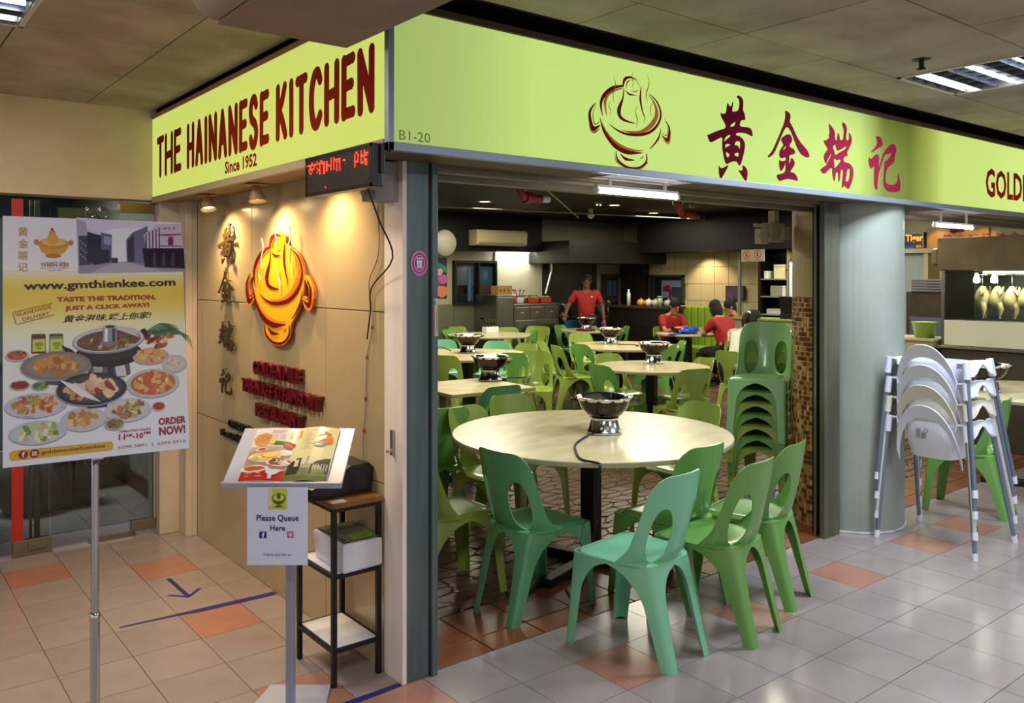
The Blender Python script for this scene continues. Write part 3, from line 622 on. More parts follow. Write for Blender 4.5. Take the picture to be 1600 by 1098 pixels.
# spotlights under the side sign
def spotlight(y, ry, label):
    t = thing('spotlight', label, 'spotlight', (1.655, y, 2.112), 0, 'alcove spotlights')
    obj('base_plate', MB().lathe([(0, -.006), (.055, -.004), (.06, 0)], 20), mat('spotlight beige', '#a8906c', .4, .3), t)
    mb = MB(); mb.M = Matrix.Rotation(ry, 4, 'X'); mb.lathe([(.012, -.0), (.022, -.01), (.026, -.03), (.045, -.085), (.047, -.09), (.042, -.086), (.02, -.03)], 20)
    obj('shade', mb, mat('spotlight beige'), t)
    mb = MB(); mb.M = Matrix.Rotation(ry, 4, 'X'); mb.disc(.034, -.068, 16); obj('lamp', mb, mat('warm lamp', '#fff2c8', .4, em='#ffdf90', es=14), t)
spotlight(4.93, -.35, 'small beige spotlight nearer the cream corner pillar'); spotlight(4.185, -.2, 'small beige spotlight over the hotpot emblem')
# tubes under the long sign
def tube_light(x0, x1, y, z, label, tint='#ffffff'):
    t = thing('tube_light', label, 'light fitting', ((x0+x1)/2, y, z), 0, 'fluorescent tubes under the long sign'); h = (x1-x0)/2
    obj('housing', B((-h-.01, -.012, .020), (h+.01, .012, .034), .003), mat('white enamel', '#e8eae8', .35), t); obj('added_soffit_gloss', B((-h, -.1, 2.106-z), (h, .06, 2.1095-z)), mat('white soffit gloss', '#f2f2f0', .12, spec=.6), t)  # glossy white soffit panel added to show the tube's reflection
    obj('tube', MB().tube([(-h, 0, .006), (h, 0, .006)], .0125, 10), mat('bright tube'+tint, tint, .4, em=tint, es=11), t)
    [obj('hanger', B((a-.006, -.006, .03), (a+.006, .006, 2.107-z)), mat('white enamel'), t) for a in (-h*.7, h*.7)]
    obj('end_cap', MB().tube([(-h-.014, 0, .006), (-h, 0, .006)], .016, 10), mat('white enamel'), t); obj('end_cap', MB().tube([(h, 0, .006), (h+.014, 0, .006)], .016, 10), mat('white enamel'), t)
tube_light(2.74, 3.29, 2.82, 2.038, 'bright fluorescent tube above the entrance beside the corner post', '#f6f4ff'); tube_light(6.05, 6.63, 2.82, 2.0, 'bright fluorescent tube to the far side of the round column', '#e9e2ff')

# ============================================================ ALCOVE WALL DECORATION
goldm = mat('dull gold metal', '#4b3a18', .4, .5)
for k, (z0, z1) in enumerate(((1.717, 1.948), (1.49, 1.675), (1.215, 1.39), (.962, 1.10))):
    mb = MB(); sc_x = .262/HAN[k][4]*(.8 if k == 3 else 1); sc_z = (z1-z0)/HAN[k][5]*1.02
    mb.M = plane_m((0, 0, 0), (0, -1, 0), (0, 0, 1)) @ Matrix.Diagonal((sc_x, sc_z, 1, 1))
    for p, hs in han_split(k): mb.prism(p, .018, .024, hs)
    o = obj('wall_character', mb, goldm, None, (1.768, 4.88, (z0+z1)/2)); 
    pins = MB()
    for q in han_split(k)[0][0][::12]: pins.tube([(0, -q[0]*sc_x, q[1]*sc_z), (-.02, -q[0]*sc_x, q[1]*sc_z)], .003, 5)
    obj('standoff_pins', pins, goldm, o)
    tag(o, 'gold brush character on the beige wall, '+('topmost of the column of four', 'second from the top, shaped like a roof', 'third from the top', 'lowest, above the menu board')[k], 'wall lettering', 'gold characters on the alcove wall')
em = thing('hotpot_emblem', 'large yellow and red cut-out hotpot emblem on the beige wall', 'emblem', (1.768, 4.135, 1.575))
SX, SZ = 1.55, 1.34
def em_mb(layer, z0, z1, polys):
    mb = MB(); mb.M = plane_m((0, 0, 0), (0, -1, 0), (0, 0, 1)) @ Matrix.Diagonal((SX, SZ, 1, 1))
    for p in polys: mb.prism(p, z0, z1)
    return mb
def E_(cx, cy, rx, ry, a0=0, a1=360, n=40): return [(cx+rx*math.cos(math.radians(a0+(a1-a0)*k/n)), cy+ry*math.sin(math.radians(a0+(a1-a0)*k/n))) for k in range(n if a1-a0 == 360 else n+1)]
def lp2(L): return [lg(p) for p in L]
body_o = chaikin(lp2([(445,190),(330,190),(240,270),(200,380),(205,500),(250,650),(340,790),(380,830),(370,900),(400,970),(500,1045),(620,1052),(705,985),(715,880),(745,850),(830,740),(868,600),(868,450),(820,320),(730,230),(650,185),(655,120),(610,75),(530,50),(460,85)]), 2)
hl = chaikin(lp2([(190,330),(120,370),(75,500),(85,640),(150,670),(215,620),(205,560),(160,600),(140,560),(125,480),(150,400),(200,380)]), 1); hr = chaikin(lp2([(868,500),(900,490),(950,560),(975,660),(950,785),(890,780),(850,690),(870,650),(905,700),(930,690),(925,600),(900,560)]), 1)
obj('edge_backing', em_mb(0, .008, .022, [body_o, hl, hr]), mat('emblem side acrylic', '#b0552a', .3), em)
obj('face', em_mb(0, .022, .025, [body_o, hl, hr]), mat('emblem yellow', '#fbb912', .3, coat=.4), em)
pr = Print((-.0262, 0, 0), (0, -SX, 0), (0, 0, SZ), .0008)
for P, W in LOGO_O: pr.stroke(P, [x*.85 for x in W], '#ee7c2c', 1)
for P, W in LOGO_D: pr.stroke(P, [x*1.1 for x in W], '#6e0a08', 2)
pr.build('red_outlines', PRINT_GLOSS, em)
for P, W in LOGO_S:
    L, R = brush(P, [max(x, .003) for x in W]); mb = em_mb(0, .031, .035, [L+R[::-1]]); obj('steam_curl', mb, mat('clear white acrylic', '#f5e3b8', .2), em)
maroon = mat('maroon acrylic letters', '#5a0c12', .3, coat=.3); blk = mat('black acrylic letters', '#0d0d0e', .3)
for s_, y0, y1, z, h, m_, lab in (('GOLDEN MILE', 4.444, 3.854, 1.118, .075, maroon, 'thick maroon letters reading GOLDEN MILE under the emblem'), ('THIEN KEE STEAMBOAT', 4.61, 3.638, 1.01, .075, maroon, 'thick maroon letters reading THIEN KEE STEAMBOAT'), ('RESTAURANT', 4.41, 3.832, .897, .072, maroon, 'thick maroon letters reading RESTAURANT behind the menu board'),
        ('OPERATING HOURS', 4.858, 4.16, .775, .045, blk, 'black raised letters reading OPERATING HOURS behind the menu board'), ('FOR ENQUIRIES', 4.984, 4.36, .70, .045, blk, 'black raised letters reading FOR ENQUIRIES behind the menu board')):
    mb = MB(); mb.M = plane_m((0, 0, 0), (0, -1, 0), (0, 0, 1)); text3d(mb, s_, 0, 0, y0-y1, h, .032 if m_ is maroon else .018, .03)
    tag(obj('wall_lettering', mb, m_, None, (1.768, y0, z)), lab, 'wall lettering')
# stickers on the post
pr = Print((1.848, 2.9395, 1.70), (1, 0, 0), (0, 0, 1), .0004); pr.ell(0, 0, .043, .053, '#b14a92', 1, 32); pr.ell(0, 0, .039, .048, '#f0dcec', 2, 32); pr.ell(0, 0, .037, .046, '#a83c88', 3, 32); pr.ell(0, 0, .026, .033, '#f0dcec', 4, 32); pr.ell(0, 0, .024, .031, '#a3307f', 5, 32)
for k in range(4): pr.rect(-.012+k*.0063, -.02, -.0075+k*.0063, .006, '#d6e4f0', 6)
pr.rect(-.014, .002, .013, .012, '#d6e4f0', 6)
for k in (-1, 0, 1): pr.ell(k*.010, .02, .0035, .004, '#f5e6f2', 6)
tag(pr.build('round_sticker', PRINT), 'round magenta sticker on the green steel post', 'sticker')
pr = Print((1.908, 2.9235, 1.40), (1, 0, 0), (0, 0, 1), .0004); pr.rect(0, 0, .021, .155, '#b9cdb4', 1); pr.rect(-.005, 0, .004, .125, '#a0414a', 2); pr.rect(-.004, .128, .009, .15, '#3f7c86', 2); pr.rect(.006, .004, .013, .105, '#9bb6c8', 2)
for k in range(5): pr.rect(.014+(k % 3)*.002, .01+k*.006, .015+(k % 3)*.002, .14-k*.01, '#5d8a4c', 3)
tag(pr.build('label_sticker', PRINT), 'narrow green and red label stuck on the steel post', 'sticker')
# ============================================================ GLASS DOOR AND THE ROOM BEHIND IT
DY = 5.68
d = struct('door_1', MB().box((.98, DY, .095), (1.575, DY+.012, 2.06)), GL, 'frameless glass door with brass-coloured patch fittings')
brass = mat('brass patch', '#8d7a4a', .3, .8); patch = mat('patch steel', '#7f7868', .35, .6)
obj('patch_fitting', B((1.36, DY-.012, 2.045), (1.575, DY+.024, 2.11), .004), brass, d); obj('patch_fitting', B((1.43, DY-.012, .03), (1.58, DY+.024, .10), .003), patch, d)
obj('glass_edge', B((1.566, DY-.004, .1), (1.58, DY+.018, 2.05)), mat('grey channel', '#8c8a86', .4), d)
d2 = struct('door_2', MB().box((-.5, DY, .095), (.972, DY+.012, 2.10)), GL, 'frameless glass leaf with a red strip')
obj('patch_fitting', MB().box((.78, DY-.014, .0), (.985, DY+.024, .095), .004).box((.86, DY-.024, .035), (.95, DY, .075), .003), patch, d2)
obj('red_strip', B((.775, DY-.003, .09), (.835, DY, 2.10)), mat('red tape strip', '#b5281c', .5), d2)
obj('bottom_rail', B((1.19, DY+.01, .0), (1.46, DY+.03, .03)), patch, d)
struct('trim_13', MB().box((.905, DY+.05, 0), (.93, DY+.09, 2.1)).box((.88, DY+.06, 0), (.89, DY+.1, 2.1)), mat('door stile', '#77695a', .4, .4), 'slim metal stile behind the glass')
struct('wall_store', MB().box((1.78, 5.85, 0), (1.9, 9.2, 2.7)), mat('store wall', '#8e8878', .7, noise=.2))
struct('baseboard_store', MB().box((1.765, 5.86, 0), (1.78, 9.2, .13)), mat('brown skirting', '#4f2c1e', .5))
struct('wall_store.001', MB().box((-2, 9.2, 0), (1.9, 9.3, 2.7)), mat('store dark wall', '#48535e', .5)); struct('ceiling.002', MB().box((-2, 5.85, 2.4), (1.9, 9.3, 2.5)), mat('store dark wall')); struct('wall_store.002', MB().box((-2.1, 5.85, 0), (-2, 9.3, 2.5)), mat('store dark wall'))
t = thing('cardboard_box', 'brown printed carton on the floor behind the glass door', 'box', (1.50, 7.10, 0), .05)
obj('carton', B((-.42, 0, 0), (.16, .4, .48), .006), mat('cardboard', '#6d5b40', .8, noise=.15, nscale=5), t)
pr = Print((-.42, -.002, 0), (1, 0, 0), (0, 0, 1)); 
for k, s_ in enumerate(('pcs', '0 x H 35 mm', 'lipHu')): pr.text(s_, .22, .39-k*.07, .038, '#2c2418', 1, .01)
pr.build('print', PRINT, t)
t = thing('waste_sack', 'open grey carton and crumpled sack behind the glass door', 'sack', (1.02, 6.75, 0))
mb = MB(); rr = random.Random(9)
mb.lathe([(.0, .0), (.16, .0), (.2, .08), (.19, .25), (.14, .38), (.03, .42)], 14); mb.v = [(x*(1+.15*math.sin(7*z+5*x)), y*(1+.2*math.sin(9*x)), z) for x, y, z in mb.v]
obj('sack', mb, mat('old sack', '#5c564b', .8, noise=.3, nscale=6), t); obj('open_flap', B((.12, -.1, .0), (.42, .12, .34), .01), mat('grey carton', '#4d4a40', .8), t)
t = thing('shelf_rack', 'dark rack standing in the store behind the red-striped glass', 'rack', (.35, 6.2, 0))
for z in (.25, .6, .95, 1.3, 1.65, 2.0): obj('shelf', B((-.45, 0, z), (.42, .4, z+.02)), mat('rack grey', '#33363c', .5), t)
for x in (-.45, .40): obj('upright', B((x, 0, 0), (x+.03, .4, 2.1)), mat('rack grey'), t)
# ============================================================ MENU POSTER ON STAND
PW, PH = .594, .841
t = thing('poster_stand', 'tall chrome pole stand holding the large food poster', 'stand', (.717, 3.33, 0))
obj('pole', MB().tube([(0, 0, .02), (0, 0, .42)], .0165, 14).tube([(0, 0, .42), (0, 0, 1.02)], .0135, 14), chrome, t); obj('pole', MB().tube([(0, .01, 1.0), (0, .01, 1.83)], .008, 10), chrome, t)
obj('collar', MB().lathe([(.0165, .40), (.0185, .405), (.0185, .43), (.014, .435)], 14), chrome, t)
obj('base', MB().lathe([(0, 0), (.17, 0), (.17, .008), (.02, .022), (.017, .03)], 32), chrome, t)
clp = mat('clear plastic clip', rough=.08, trans='#dfe0ea')
for z in (1.845, 1.015):
    mb = MB(); sgn = 1 if z > 1.4 else -1
    for k in (-.022, .022): mb.tube([(k+.019*math.cos(a), -.02, z+sgn*.028+.019*math.sin(a)) for a in [2*PI*i/12 for i in range(13)]], .005, 6)
    mb.box((-.03, -.045, z-.03), (.03, -.038, z+.008), .002); obj('clip', mb, clp, t)
    obj('clip_plate', B((-.018, -.05, z-.022), (.018, -.045, z-.002), .001), mat('frosted plastic', '#cfcbe0', .3), t)
def warp(x, y):
    u = x/PW; v = y/PH; return Vector((.42+PW*u-.012*u*v, 3.262-.05*u+.06*u*v, 1.008+PH*v-.014*u*(1-v)*0+.0*u))
po = thing('menu_poster', 'large glossy food poster with a steamboat photo and website address', 'poster', (0, 0, 0))
mb = MB(); mb.shell([[warp(PW*i/12, PH*j/12)+Vector((0, .0012, 0)) for i in range(13)] for j in range(13)], .0018); obj('board', mb, mat('poster board', '#c9ccd8', .4), po)
pr = Print((0, 0, 0), (1, 0, 0), (0, 0, 1), .0003); pr.warp = warp
TL, TR, BR, BL = (8, 45), (707, 85), (748, 985), (15, 1068)
def q(px, py):          # artwork grid -> poster coordinates
    u = v = .5
    for _ in range(8):
        X = (1-v)*((1-u)*TL[0]+u*TR[0])+v*((1-u)*BL[0]+u*BR[0]); Y = (1-v)*((1-u)*TL[1]+u*TR[1])+v*((1-u)*BL[1]+u*BR[1])
        u += (px-X)/720; v += (py-Y)/960
    return (u*PW, (1-v)*PH)
K = .00084
def gpoly(L, c, l): pr.poly([q(*p) for p in L], c, l)
# background bands, split so the board's bend is followed
for a in range(12):
    pr.grad(PW*a/12, 0, PW*(a+1)/12, PH, [(0, '#d8dff2'), (.5, '#e2e8e2'), (.56, '#e5e4b6'), (.64, '#e2cc58'), (.70, '#e0c84c'), (.745, '#e4d47c'), (.79, '#e4e6f0'), (1, '#dfe5f8')], 1, 60)
def ptext(s, px, py, px2, py2, hpx, c, bold=0, l=6, shear=0):
    a = q(px, py); b = q(px2, py2); pr.text(s, a[0], a[1], hpx*K, c, l, bold, w=math.hypot(b[0]-a[0], b[1]-a[1]), ang=math.atan2(b[1]-a[1], b[0]-a[0]), shear=shear)
# street photograph
gpoly([(275,55),(705,95),(722,278),(285,282)], '#cfccee', 2); gpoly([(285,240),(722,235),(722,282),(285,284)], '#8c8ba4', 3); gpoly([(430,238),(470,238),(640,280),(330,284)], '#a9a8bd', 4)
gpoly([(275,60),(312,75),(318,110),(345,125),(350,240),(285,255),(280,150)], '#a5a4c2', 3); gpoly([(285,130),(360,130),(365,245),(288,252)], '#3d3d58', 4); gpoly([(318,115),(372,130),(375,240),(318,235)], '#1f2038', 5)
gpoly([(370,118),(415,128),(415,235),(372,225)], '#5d5f84', 4); gpoly([(384,132),(412,140),(412,170),(384,165)], '#9593bd', 5); gpoly([(345,185),(405,190),(410,240),(345,250)], '#23243a', 6)
gpoly([(413,222),(440,222),(440,243),(413,243)], '#3a3b52', 6); gpoly([(473,150),(500,120),(562,95),(575,250),(478,240)], '#6a6a8e', 4); gpoly([(478,155),(505,130),(508,240),(480,238)], '#3a3a58', 5)
gpoly([(545,130),(600,92),(705,88),(715,190),(560,200)], '#c6b8d6', 5); gpoly([(540,185),(718,188),(724,270),(552,262)], '#2c1a34', 6)
for k in range(5): gpoly([(552+k*14, 128-k*6), (557+k*14, 125-k*6), (560+k*14, 200), (555+k*14, 200)], '#4b3f66', 6)
gpoly([(608,130),(706,130),(706,135),(608,135)], '#6b2a55', 7); gpoly([(650,142),(672,142),(672,175),(650,175)], '#7c2a55', 7); gpoly([(612,175),(712,178),(712,182),(612,179)], '#6b2a55', 7)
for k in range(3): pr.text('果奶鲜'[k], *q(630+k*20, 112), 11*K, '#54254c', 8)
pr.text('STEAMBOAT RES.', *q(625, 138), 5*K, '#54254c', 8, w=60*K); pr.text('EATING HOUSE', *q(640, 160), 5*K, '#54254c', 8, w=40*K)
for k in range(7): gpoly([(566+k*20, 205), (576+k*20, 205), (576+k*20, 258), (566+k*20, 258)], '#4a4262' if k % 2 else '#1a1024', 8)
for k in range(9): gpoly([(290+(k % 3)*10, 150+k*9), (296+(k % 3)*10, 150+k*9), (296+(k % 3)*10, 156+k*9), (290+(k % 3)*10, 156+k*9)], '#8d8cb0', 7)
# emblem and characters
for k, s_ in enumerate('黄金端记'): pr.text(s_, *q(62, 128+k*48), 36*K, '#b8953c', 5, .01)
pr.ell(*q(192, 160), 56*K, 22*K, '#c58a30', 4); pr.poly([q(130, 158), q(255, 158), q(235, 195), q(215, 208), q(170, 208), q(148, 195)], '#cf9c3c', 3); pr.ell(*q(192, 155), 46*K, 15*K, '#e0b95e', 5); pr.ell(*q(190, 210), 30*K, 10*K, '#b07a28', 3); pr.ell(*q(187, 142), 20*K, 24*K, '#d6a040', 6); pr.ell(*q(186, 118), 13*K, 13*K, '#cf9838', 6); pr.ell(*q(185, 103), 6*K, 6*K, '#b5321e', 7); pr.ell(*q(128, 153), 10*K, 12*K, '#b98232', 4); pr.ell(*q(256, 158), 10*K, 12*K, '#b98232', 4)
ptext('GOLDEN MILE', 160, 240, 236, 240, 6, '#8a2a4c'); ptext('THIEN KEE', 143, 254, 250, 254, 14, '#8c1f45', .02); ptext('CHICKEN RICE - STEAMBOAT', 145, 263, 248, 263, 5, '#8a2a4c'); ptext('SINCE 1952', 172, 272, 222, 272, 5, '#8a2a4c')
ptext('www.gmthienkee.com', 84, 358, 684, 348, 44, '#2a1a12', .026)
ptext('TASTE THE TRADITION,', 206, 402, 600, 396, 25, '#a3271c', .045); ptext('JUST A CLICK AWAY!', 236, 438, 572, 427, 24, '#a3271c', .045)
ptext('黄金滋味,端上你家!', 228, 484, 582, 470, 32, '#1a1712', .015, shear=.3)
a = .26
ptext('ISLANDWIDE', 58, 455, 186, 423, 14, '#9c3a22', .005); ptext('DELIVERY', 82, 474, 180, 449, 14, '#9c3a22', .005)
for L in ([(48,438),(190,402)], [(62,486),(196,450)], [(46,440),(58,486)]): pr.stroke([q(*p) for p in L], [3*K]*2, '#9c3a22', 5)
# jars
for x, c in ((113, '#6b2a20'), (178, '#6f8a5a')):
    gpoly([(x, 530), (x+52, 530), (x+54, 605), (x, 606)], c, 4); gpoly([(x+2, 526), (x+50, 526), (x+50, 536), (x+2, 536)], '#5a3a34', 5); gpoly([(x+4, 548), (x+50, 546), (x+50, 596), (x+4, 598)], '#c3cc4a', 5); pr.ell(*q(x+28, 568), 15*K, 9*K, '#7a9a3a', 6); pr.ell(*q(x+28, 584), 10*K, 5*K, '#8aa53e', 6)
rr = random.Random(21)
def dish(px, py, rx, ry, plate, inner, cols, n, l=4, fx=.72, fy=.66, size=.16, rot=0):
    x, y = q(px, py); pr.ell(x, y-3*K, rx*K*1.02, ry*K*1.04, '#8d93ad', l); pr.ell(x, y, rx*K, ry*K, plate, l+1, 28, rot); pr.ell(x, y, rx*K*.86, ry*K*.82, inner, l+2, 24, rot)
    for k in range(n):
        a = rr.random()*2*PI; r = math.sqrt(rr.random()); pr.ell(x+r*math.cos(a)*rx*K*fx, y+r*math.sin(a)*ry*K*fy+ry*K*.06, rx*K*size*(.7+.6*rr.random()), rx*K*size*(.5+.4*rr.random()), rr.choice(cols), l+3+(k % 5), 9, rr.random()*3, .25, k)
# steamboat pot
gpoly([(330,640),(490,640),(496,690),(470,705),(350,705),(325,690)], '#5a5464', 4); gpoly([(345,650),(385,650),(380,700),(350,700)], '#a8a4b4', 5); gpoly([(430,645),(470,645),(480,698),(440,702)], '#c9c4d0', 5); gpoly([(400,650),(425,650),(430,704),(405,704)], '#2a2430', 5)
pr.ell(*q(410, 610), 132*K, 55*K, '#1a1216', 5, 30); pr.ell(*q(408, 600), 118*K, 44*K, '#2c2024', 6, 30); gpoly([(222,572),(262,590),(285,612),(240,606)], '#141014', 6); gpoly([(535,515),(552,508),(570,525),(548,552),(538,540)], '#141014', 6)
pr.ell(*q(408, 555), 142*K, 56*K, '#8a8794', 7, 32, .06); pr.ell(*q(408, 552), 138*K, 52*K, '#c3c0cc', 8, 32, .06); pr.ell(*q(408, 555), 126*K, 43*K, '#5a4438', 9, 32, .06); pr.ell(*q(408, 562), 118*K, 36*K, '#6e4a30', 10, 32, .06)
for k in range(34):
    a = rr.random()*2*PI; r = math.sqrt(rr.random()); x, y = q(408+105*r*math.cos(a), 562+28*r*math.sin(a)); pr.ell(x, y, 13*K*(.5+rr.random()), 5*K*(.5+rr.random()), rr.choice(['#a8542a', '#6d7a34', '#c9a878', '#8a3a20', '#b58a5c', '#4d3826']), 11+k % 3, 9, rr.random(), .2, k)
gpoly([(372,560),(442,560),(446,572),(410,580),(370,572)], '#7b7888', 14); gpoly([(383,500),(437,500),(438,560),(380,560)], '#8f8d9c', 15); gpoly([(390,500),(402,500),(400,560),(388,560)], '#e8e6f0', 16); gpoly([(418,500),(430,500),(432,560),(420,560)], '#3b3844', 16); pr.ell(*q(410, 500), 27*K, 9*K, '#b7b4c2', 17); pr.ell(*q(410, 500), 19*K, 6*K, '#2c2832', 18)
dish(205, 655, 128, 58, '#7c7570', '#8a827a', ['#b07a3e', '#c08a48', '#96602c', '#a8703a', '#caa060'], 46, 19, .62, .6, .12); 
gpoly([(160,705),(240,712),(235,735),(170,730)], '#4a4650', 18)
dish(342, 750, 134, 68, '#2f2a34', '#4a434c', ['#d8bfa0', '#c9a98a', '#b88a6a', '#dcc9b4', '#8a3c28'], 34, 22, .66, .62, .17)
for k in range(9): a_ = q(222+k*9, 715+k*3); pr.stroke([a_, (a_[0]+75*K, a_[1]-70*K)], [5*K, 4*K], rr.choice(['#e2dbe4', '#cfc6d2', '#efe9ee']), 31)
gpoly([(285,805),(405,800),(400,822),(330,828)], '#1b1720', 20)
dish(62, 612, 42, 24, '#c3c9df', '#b2603a', ['#a8502c', '#c07a4a', '#8d3c22'], 12, 4)
dish(73, 733, 36, 19, '#b3a9b4', '#93281c', ['#a83224', '#84201a'], 14, 4); dish(146, 736, 32, 18, '#b3b4b8', '#4f7a3a', ['#3d6a2c', '#6a9a4a', '#8ab06a'], 14, 4)
dish(133, 815, 110, 50, '#b9bfd8', '#c3c3cc', ['#b5713a', '#c98a50', '#a85a2c', '#8a9a4a', '#d9b080'], 50, 4, .74, .7, .10)
dish(140, 925, 103, 48, '#b4bcd2', '#bac8b8', ['#8fae5a', '#b4c98a', '#d9dcc0', '#6d9440', '#c4ab84'], 40, 4, .7, .66, .13)
dish(312, 872, 85, 50, '#b4bad2', '#c3bcae', ['#b08a52', '#a27a40', '#c9a468', '#d8c088'], 26, 4, .62, .6, .18)
dish(488, 835, 92, 50, '#b9bed6', '#c4c2bc', ['#8a5c3a', '#7a4c30', '#9cb06a', '#d8d0a8', '#a8744a'], 34, 4, .7, .62, .15)
dish(432, 890, 38, 26, '#b9b4b8', '#8a7448', ['#7d8a3c', '#a89a5a', '#6a4a2c'], 12, 14)
dish(590, 728, 108, 62, '#b3bcc0', '#b8614a', ['#cfae68', '#c9a050', '#dcc48a', '#b8542c', '#c46a40'], 44, 4, .7, .66, .14)
dish(580, 620, 75, 36, '#b7a3a4', '#c49a78', ['#d8a868', '#cf9858', '#e0b880', '#b86a48'], 24, 4, .7, .62, .18)
dish(681, 650, 52, 38, '#b3b7cf', '#c9c1b8', ['#cdbfae', '#dcd0c0', '#b8a894'], 34, 4, .6, .6, .12)
dish(614, 820, 28, 20, '#bfc3d8', '#a8301c', ['#b83a24'], 6, 4)
for k in range(9): x0, y0 = q(560+k*5, 515+k*2); pr.stroke([(x0, y0-8*K), (x0+(60+k*8)*K, y0+(25-k*4)*K), (x0+(130+k*3)*K, y0+(12-k*11)*K)], [4*K, 6*K, 1.5*K], rr.choice(['#2f6a3c', '#3f8a4c', '#235030']), 12)
for k in range(14): x, y = q(565+rr.random()*95, 540+rr.random()*40); pr.ell(x, y, 18*K, 9*K, rr.choice(['#b8562c', '#a8482a', '#d8c0a4', '#6a2018']), 13, 10, rr.random(), .1, k)
ptext('ORDER', 614, 897, 732, 886, 32, '#8c1a30', .04); ptext('NOW!', 617, 938, 730, 926, 38, '#8c1a30', .04)
ptext('OPERATING HOURS', 452, 928, 580, 915, 10, '#8c1a30', .02); ptext('11', 450, 957, 476, 955, 26, '#8c1a30', .03); ptext('AM', 478, 944, 504, 942, 13, '#8c1a30', .03); ptext('-10', 506, 952, 550, 948, 24, '#8c1a30', .03); ptext('PM', 553, 934, 580, 931, 13, '#8c1a30', .03)
ptext('6298 5891  |  6293 5910', 447, 996, 732, 966, 17, '#a86a5a', .01)
gpoly([(48,998),(420,962),(428,970),(428,990),(420,998),(48,1040),(38,1030),(38,1008)], '#c8a63c', 4)
for x in (87, 128): pr.ell(*q(x, 1014 if x < 100 else 1010), 17*K, 17*K, '#8c2030', 5)
pr.text('f', *q(82, 1026), 24*K, '#e8dcc0', 6, .03); pr.rect(*[c for p in (q(119, 1019), q(137, 1001)) for c in p], '#e8dcc0', 6); pr.rect(*[c for p in (q(122, 1016), q(134, 1004)) for c in p], '#8c2030', 7); pr.ell(*q(128, 1010), 4*K, 4*K, '#e8dcc0', 8)
ptext('goldenmilethienkee', 152, 1018, 396, 990, 20, '#7a2418', .015)
pr.build('poster_print', PRINT_GLOSS, po)
# ============================================================ CHAIRS
def chair_parts():
    P = {}
    HB = .375
    def inside(s, h):            # unrolled backrest: wide at the seat, rounded top, two egg-shaped openings
        t = max(0, min(1, h/HB)); w_ = .268-.034*t+.02*max(0, 1-t*6); r = .13; dx = abs(s)-(w_-r); dy = h-(HB-r)
        f = r-math.hypot(dx, dy) if dx > 0 and dy > 0 else min(w_-abs(s), HB-h)
        f = min(f, h+.03)
        c = .124-.006*t; a = .061 if h > .1 else .061-.012*((.1-h)/.1)**2; e = 1-((abs(abs(s)-c)/a)**2.3+(abs(h-.118)/.119)**2.3)**(1/2.3)
        return min(f, -e*.05)
    def bmap(s, h):
        t = h/HB; th = s/.200; a_ = .196+.004*t; b_ = .172-.080*t; cy = -.030-.39*h+.05*math.sin(PI*max(0, min(1, t)))*0-.010*math.sin(PI*max(0, min(1, t)))
        if h < .05: cy += .03*((.05-h)/.08)**2
        return (a_*math.sin(th), cy-b_*math.cos(th), .434+h)
    P['backrest'] = MB().sheet(inside, -.30, .30, -.03, .38, 60, 42, bmap, .006)
    g = []; n = 16
    for i in range(n+1):
        row = []
        for j in range(n+1):
            a = -1+2*i/n; b = -1+2*j/n; k = 5.0 if b > 0 else 3.0; m = (abs(a)**k+abs(b)**k)**(1/k) or 1; M_ = max(abs(a), abs(b)); a2 = a*M_/m; b2 = b*M_/m
            x = a2*(.200-.004*(1-b2)/2); y = .006+b2*.202 if b2 > 0 else .006+b2*.205
            z = .436-.007*(1-a2*a2)*(1-b2*b2*.4)-(.016 if M_ == 1 else (.003 if M_ > .8 else 0))-.005*max(0, b2)**4
            row.append((x, y, z))
        g.append(row)
    P['seat'] = MB().shell(g, .005)
    Z = [0, .10, .20, .26, .30, .335, .36, .38, .395, .405, .42]
    ft = {1: (Vector((.203, .245, 0)), Vector((.195, .203, .437))), -1: (Vector((.148, -.285, 0)), Vector((.152, -.165, .437)))}
    def leg(sx, sy):
        rows = []
        for z in Z:
            t = z/.437
            def at(k): q_ = ft[k][0].lerp(ft[k][1], t); return Vector((q_.x*sx, q_.y, z))
            c = at(sy); oth = at(-sy); opp = Vector((-c.x, c.y, z)); d1 = oth-c; d2 = opp-c; h1 = d1.length/2; h2 = d2.length/2; d1.normalize(); d2.normalize(); w0 = .046+.024*t
            def wing(h, z0):
                if z <= z0: return min(w0, h)
                q_ = min(1, (z-z0)/(.40-z0)); return w0+(h-w0)*(1-math.sqrt(max(0, 1-q_*q_))) if q_ < 1 else h
            a1 = wing(h1, .24); a2 = wing(h2, .27); r = .016
            def bul(p):      # apron follows the rounded seat edge
                k = t*t; yy = max(-1, min(1, (p.y-.02)/.185)); p = p.copy(); p.x += sx*.026*k*max(0, 1-yy*yy)*(1 if abs(p.x) > .12 else 0)
                if sy < 0: p.y -= .030*k*max(0, 1-(p.x/.152)**2)
                return p
            pts = [c+d1*a1, c+d1*(a1*.6+r*.4), c+d1*r]
            for q_ in (.35, .65): pts.append(c+d1*r*(1-q_)**1.6+d2*r*q_**1.6)
            pts += [c+d2*r, c+d2*(a2*.6+r*.4), c+d2*a2]
            rows.append([tuple(bul(p)) for p in pts])
        mb = MB().shell(rows if sx*sy > 0 else [r[::-1] for r in rows], .005)
        b = rows[0]; mb.add([b[0], b[2], b[5], b[7], tuple((Vector(b[0])+Vector(b[7]))/2)], [[0, 1, 2, 3, 4]])
        return mb
    P['legs'] = [leg(1, 1), leg(-1, 1), leg(1, -1), leg(-1, -1)]
    return P
CP = chair_parts()
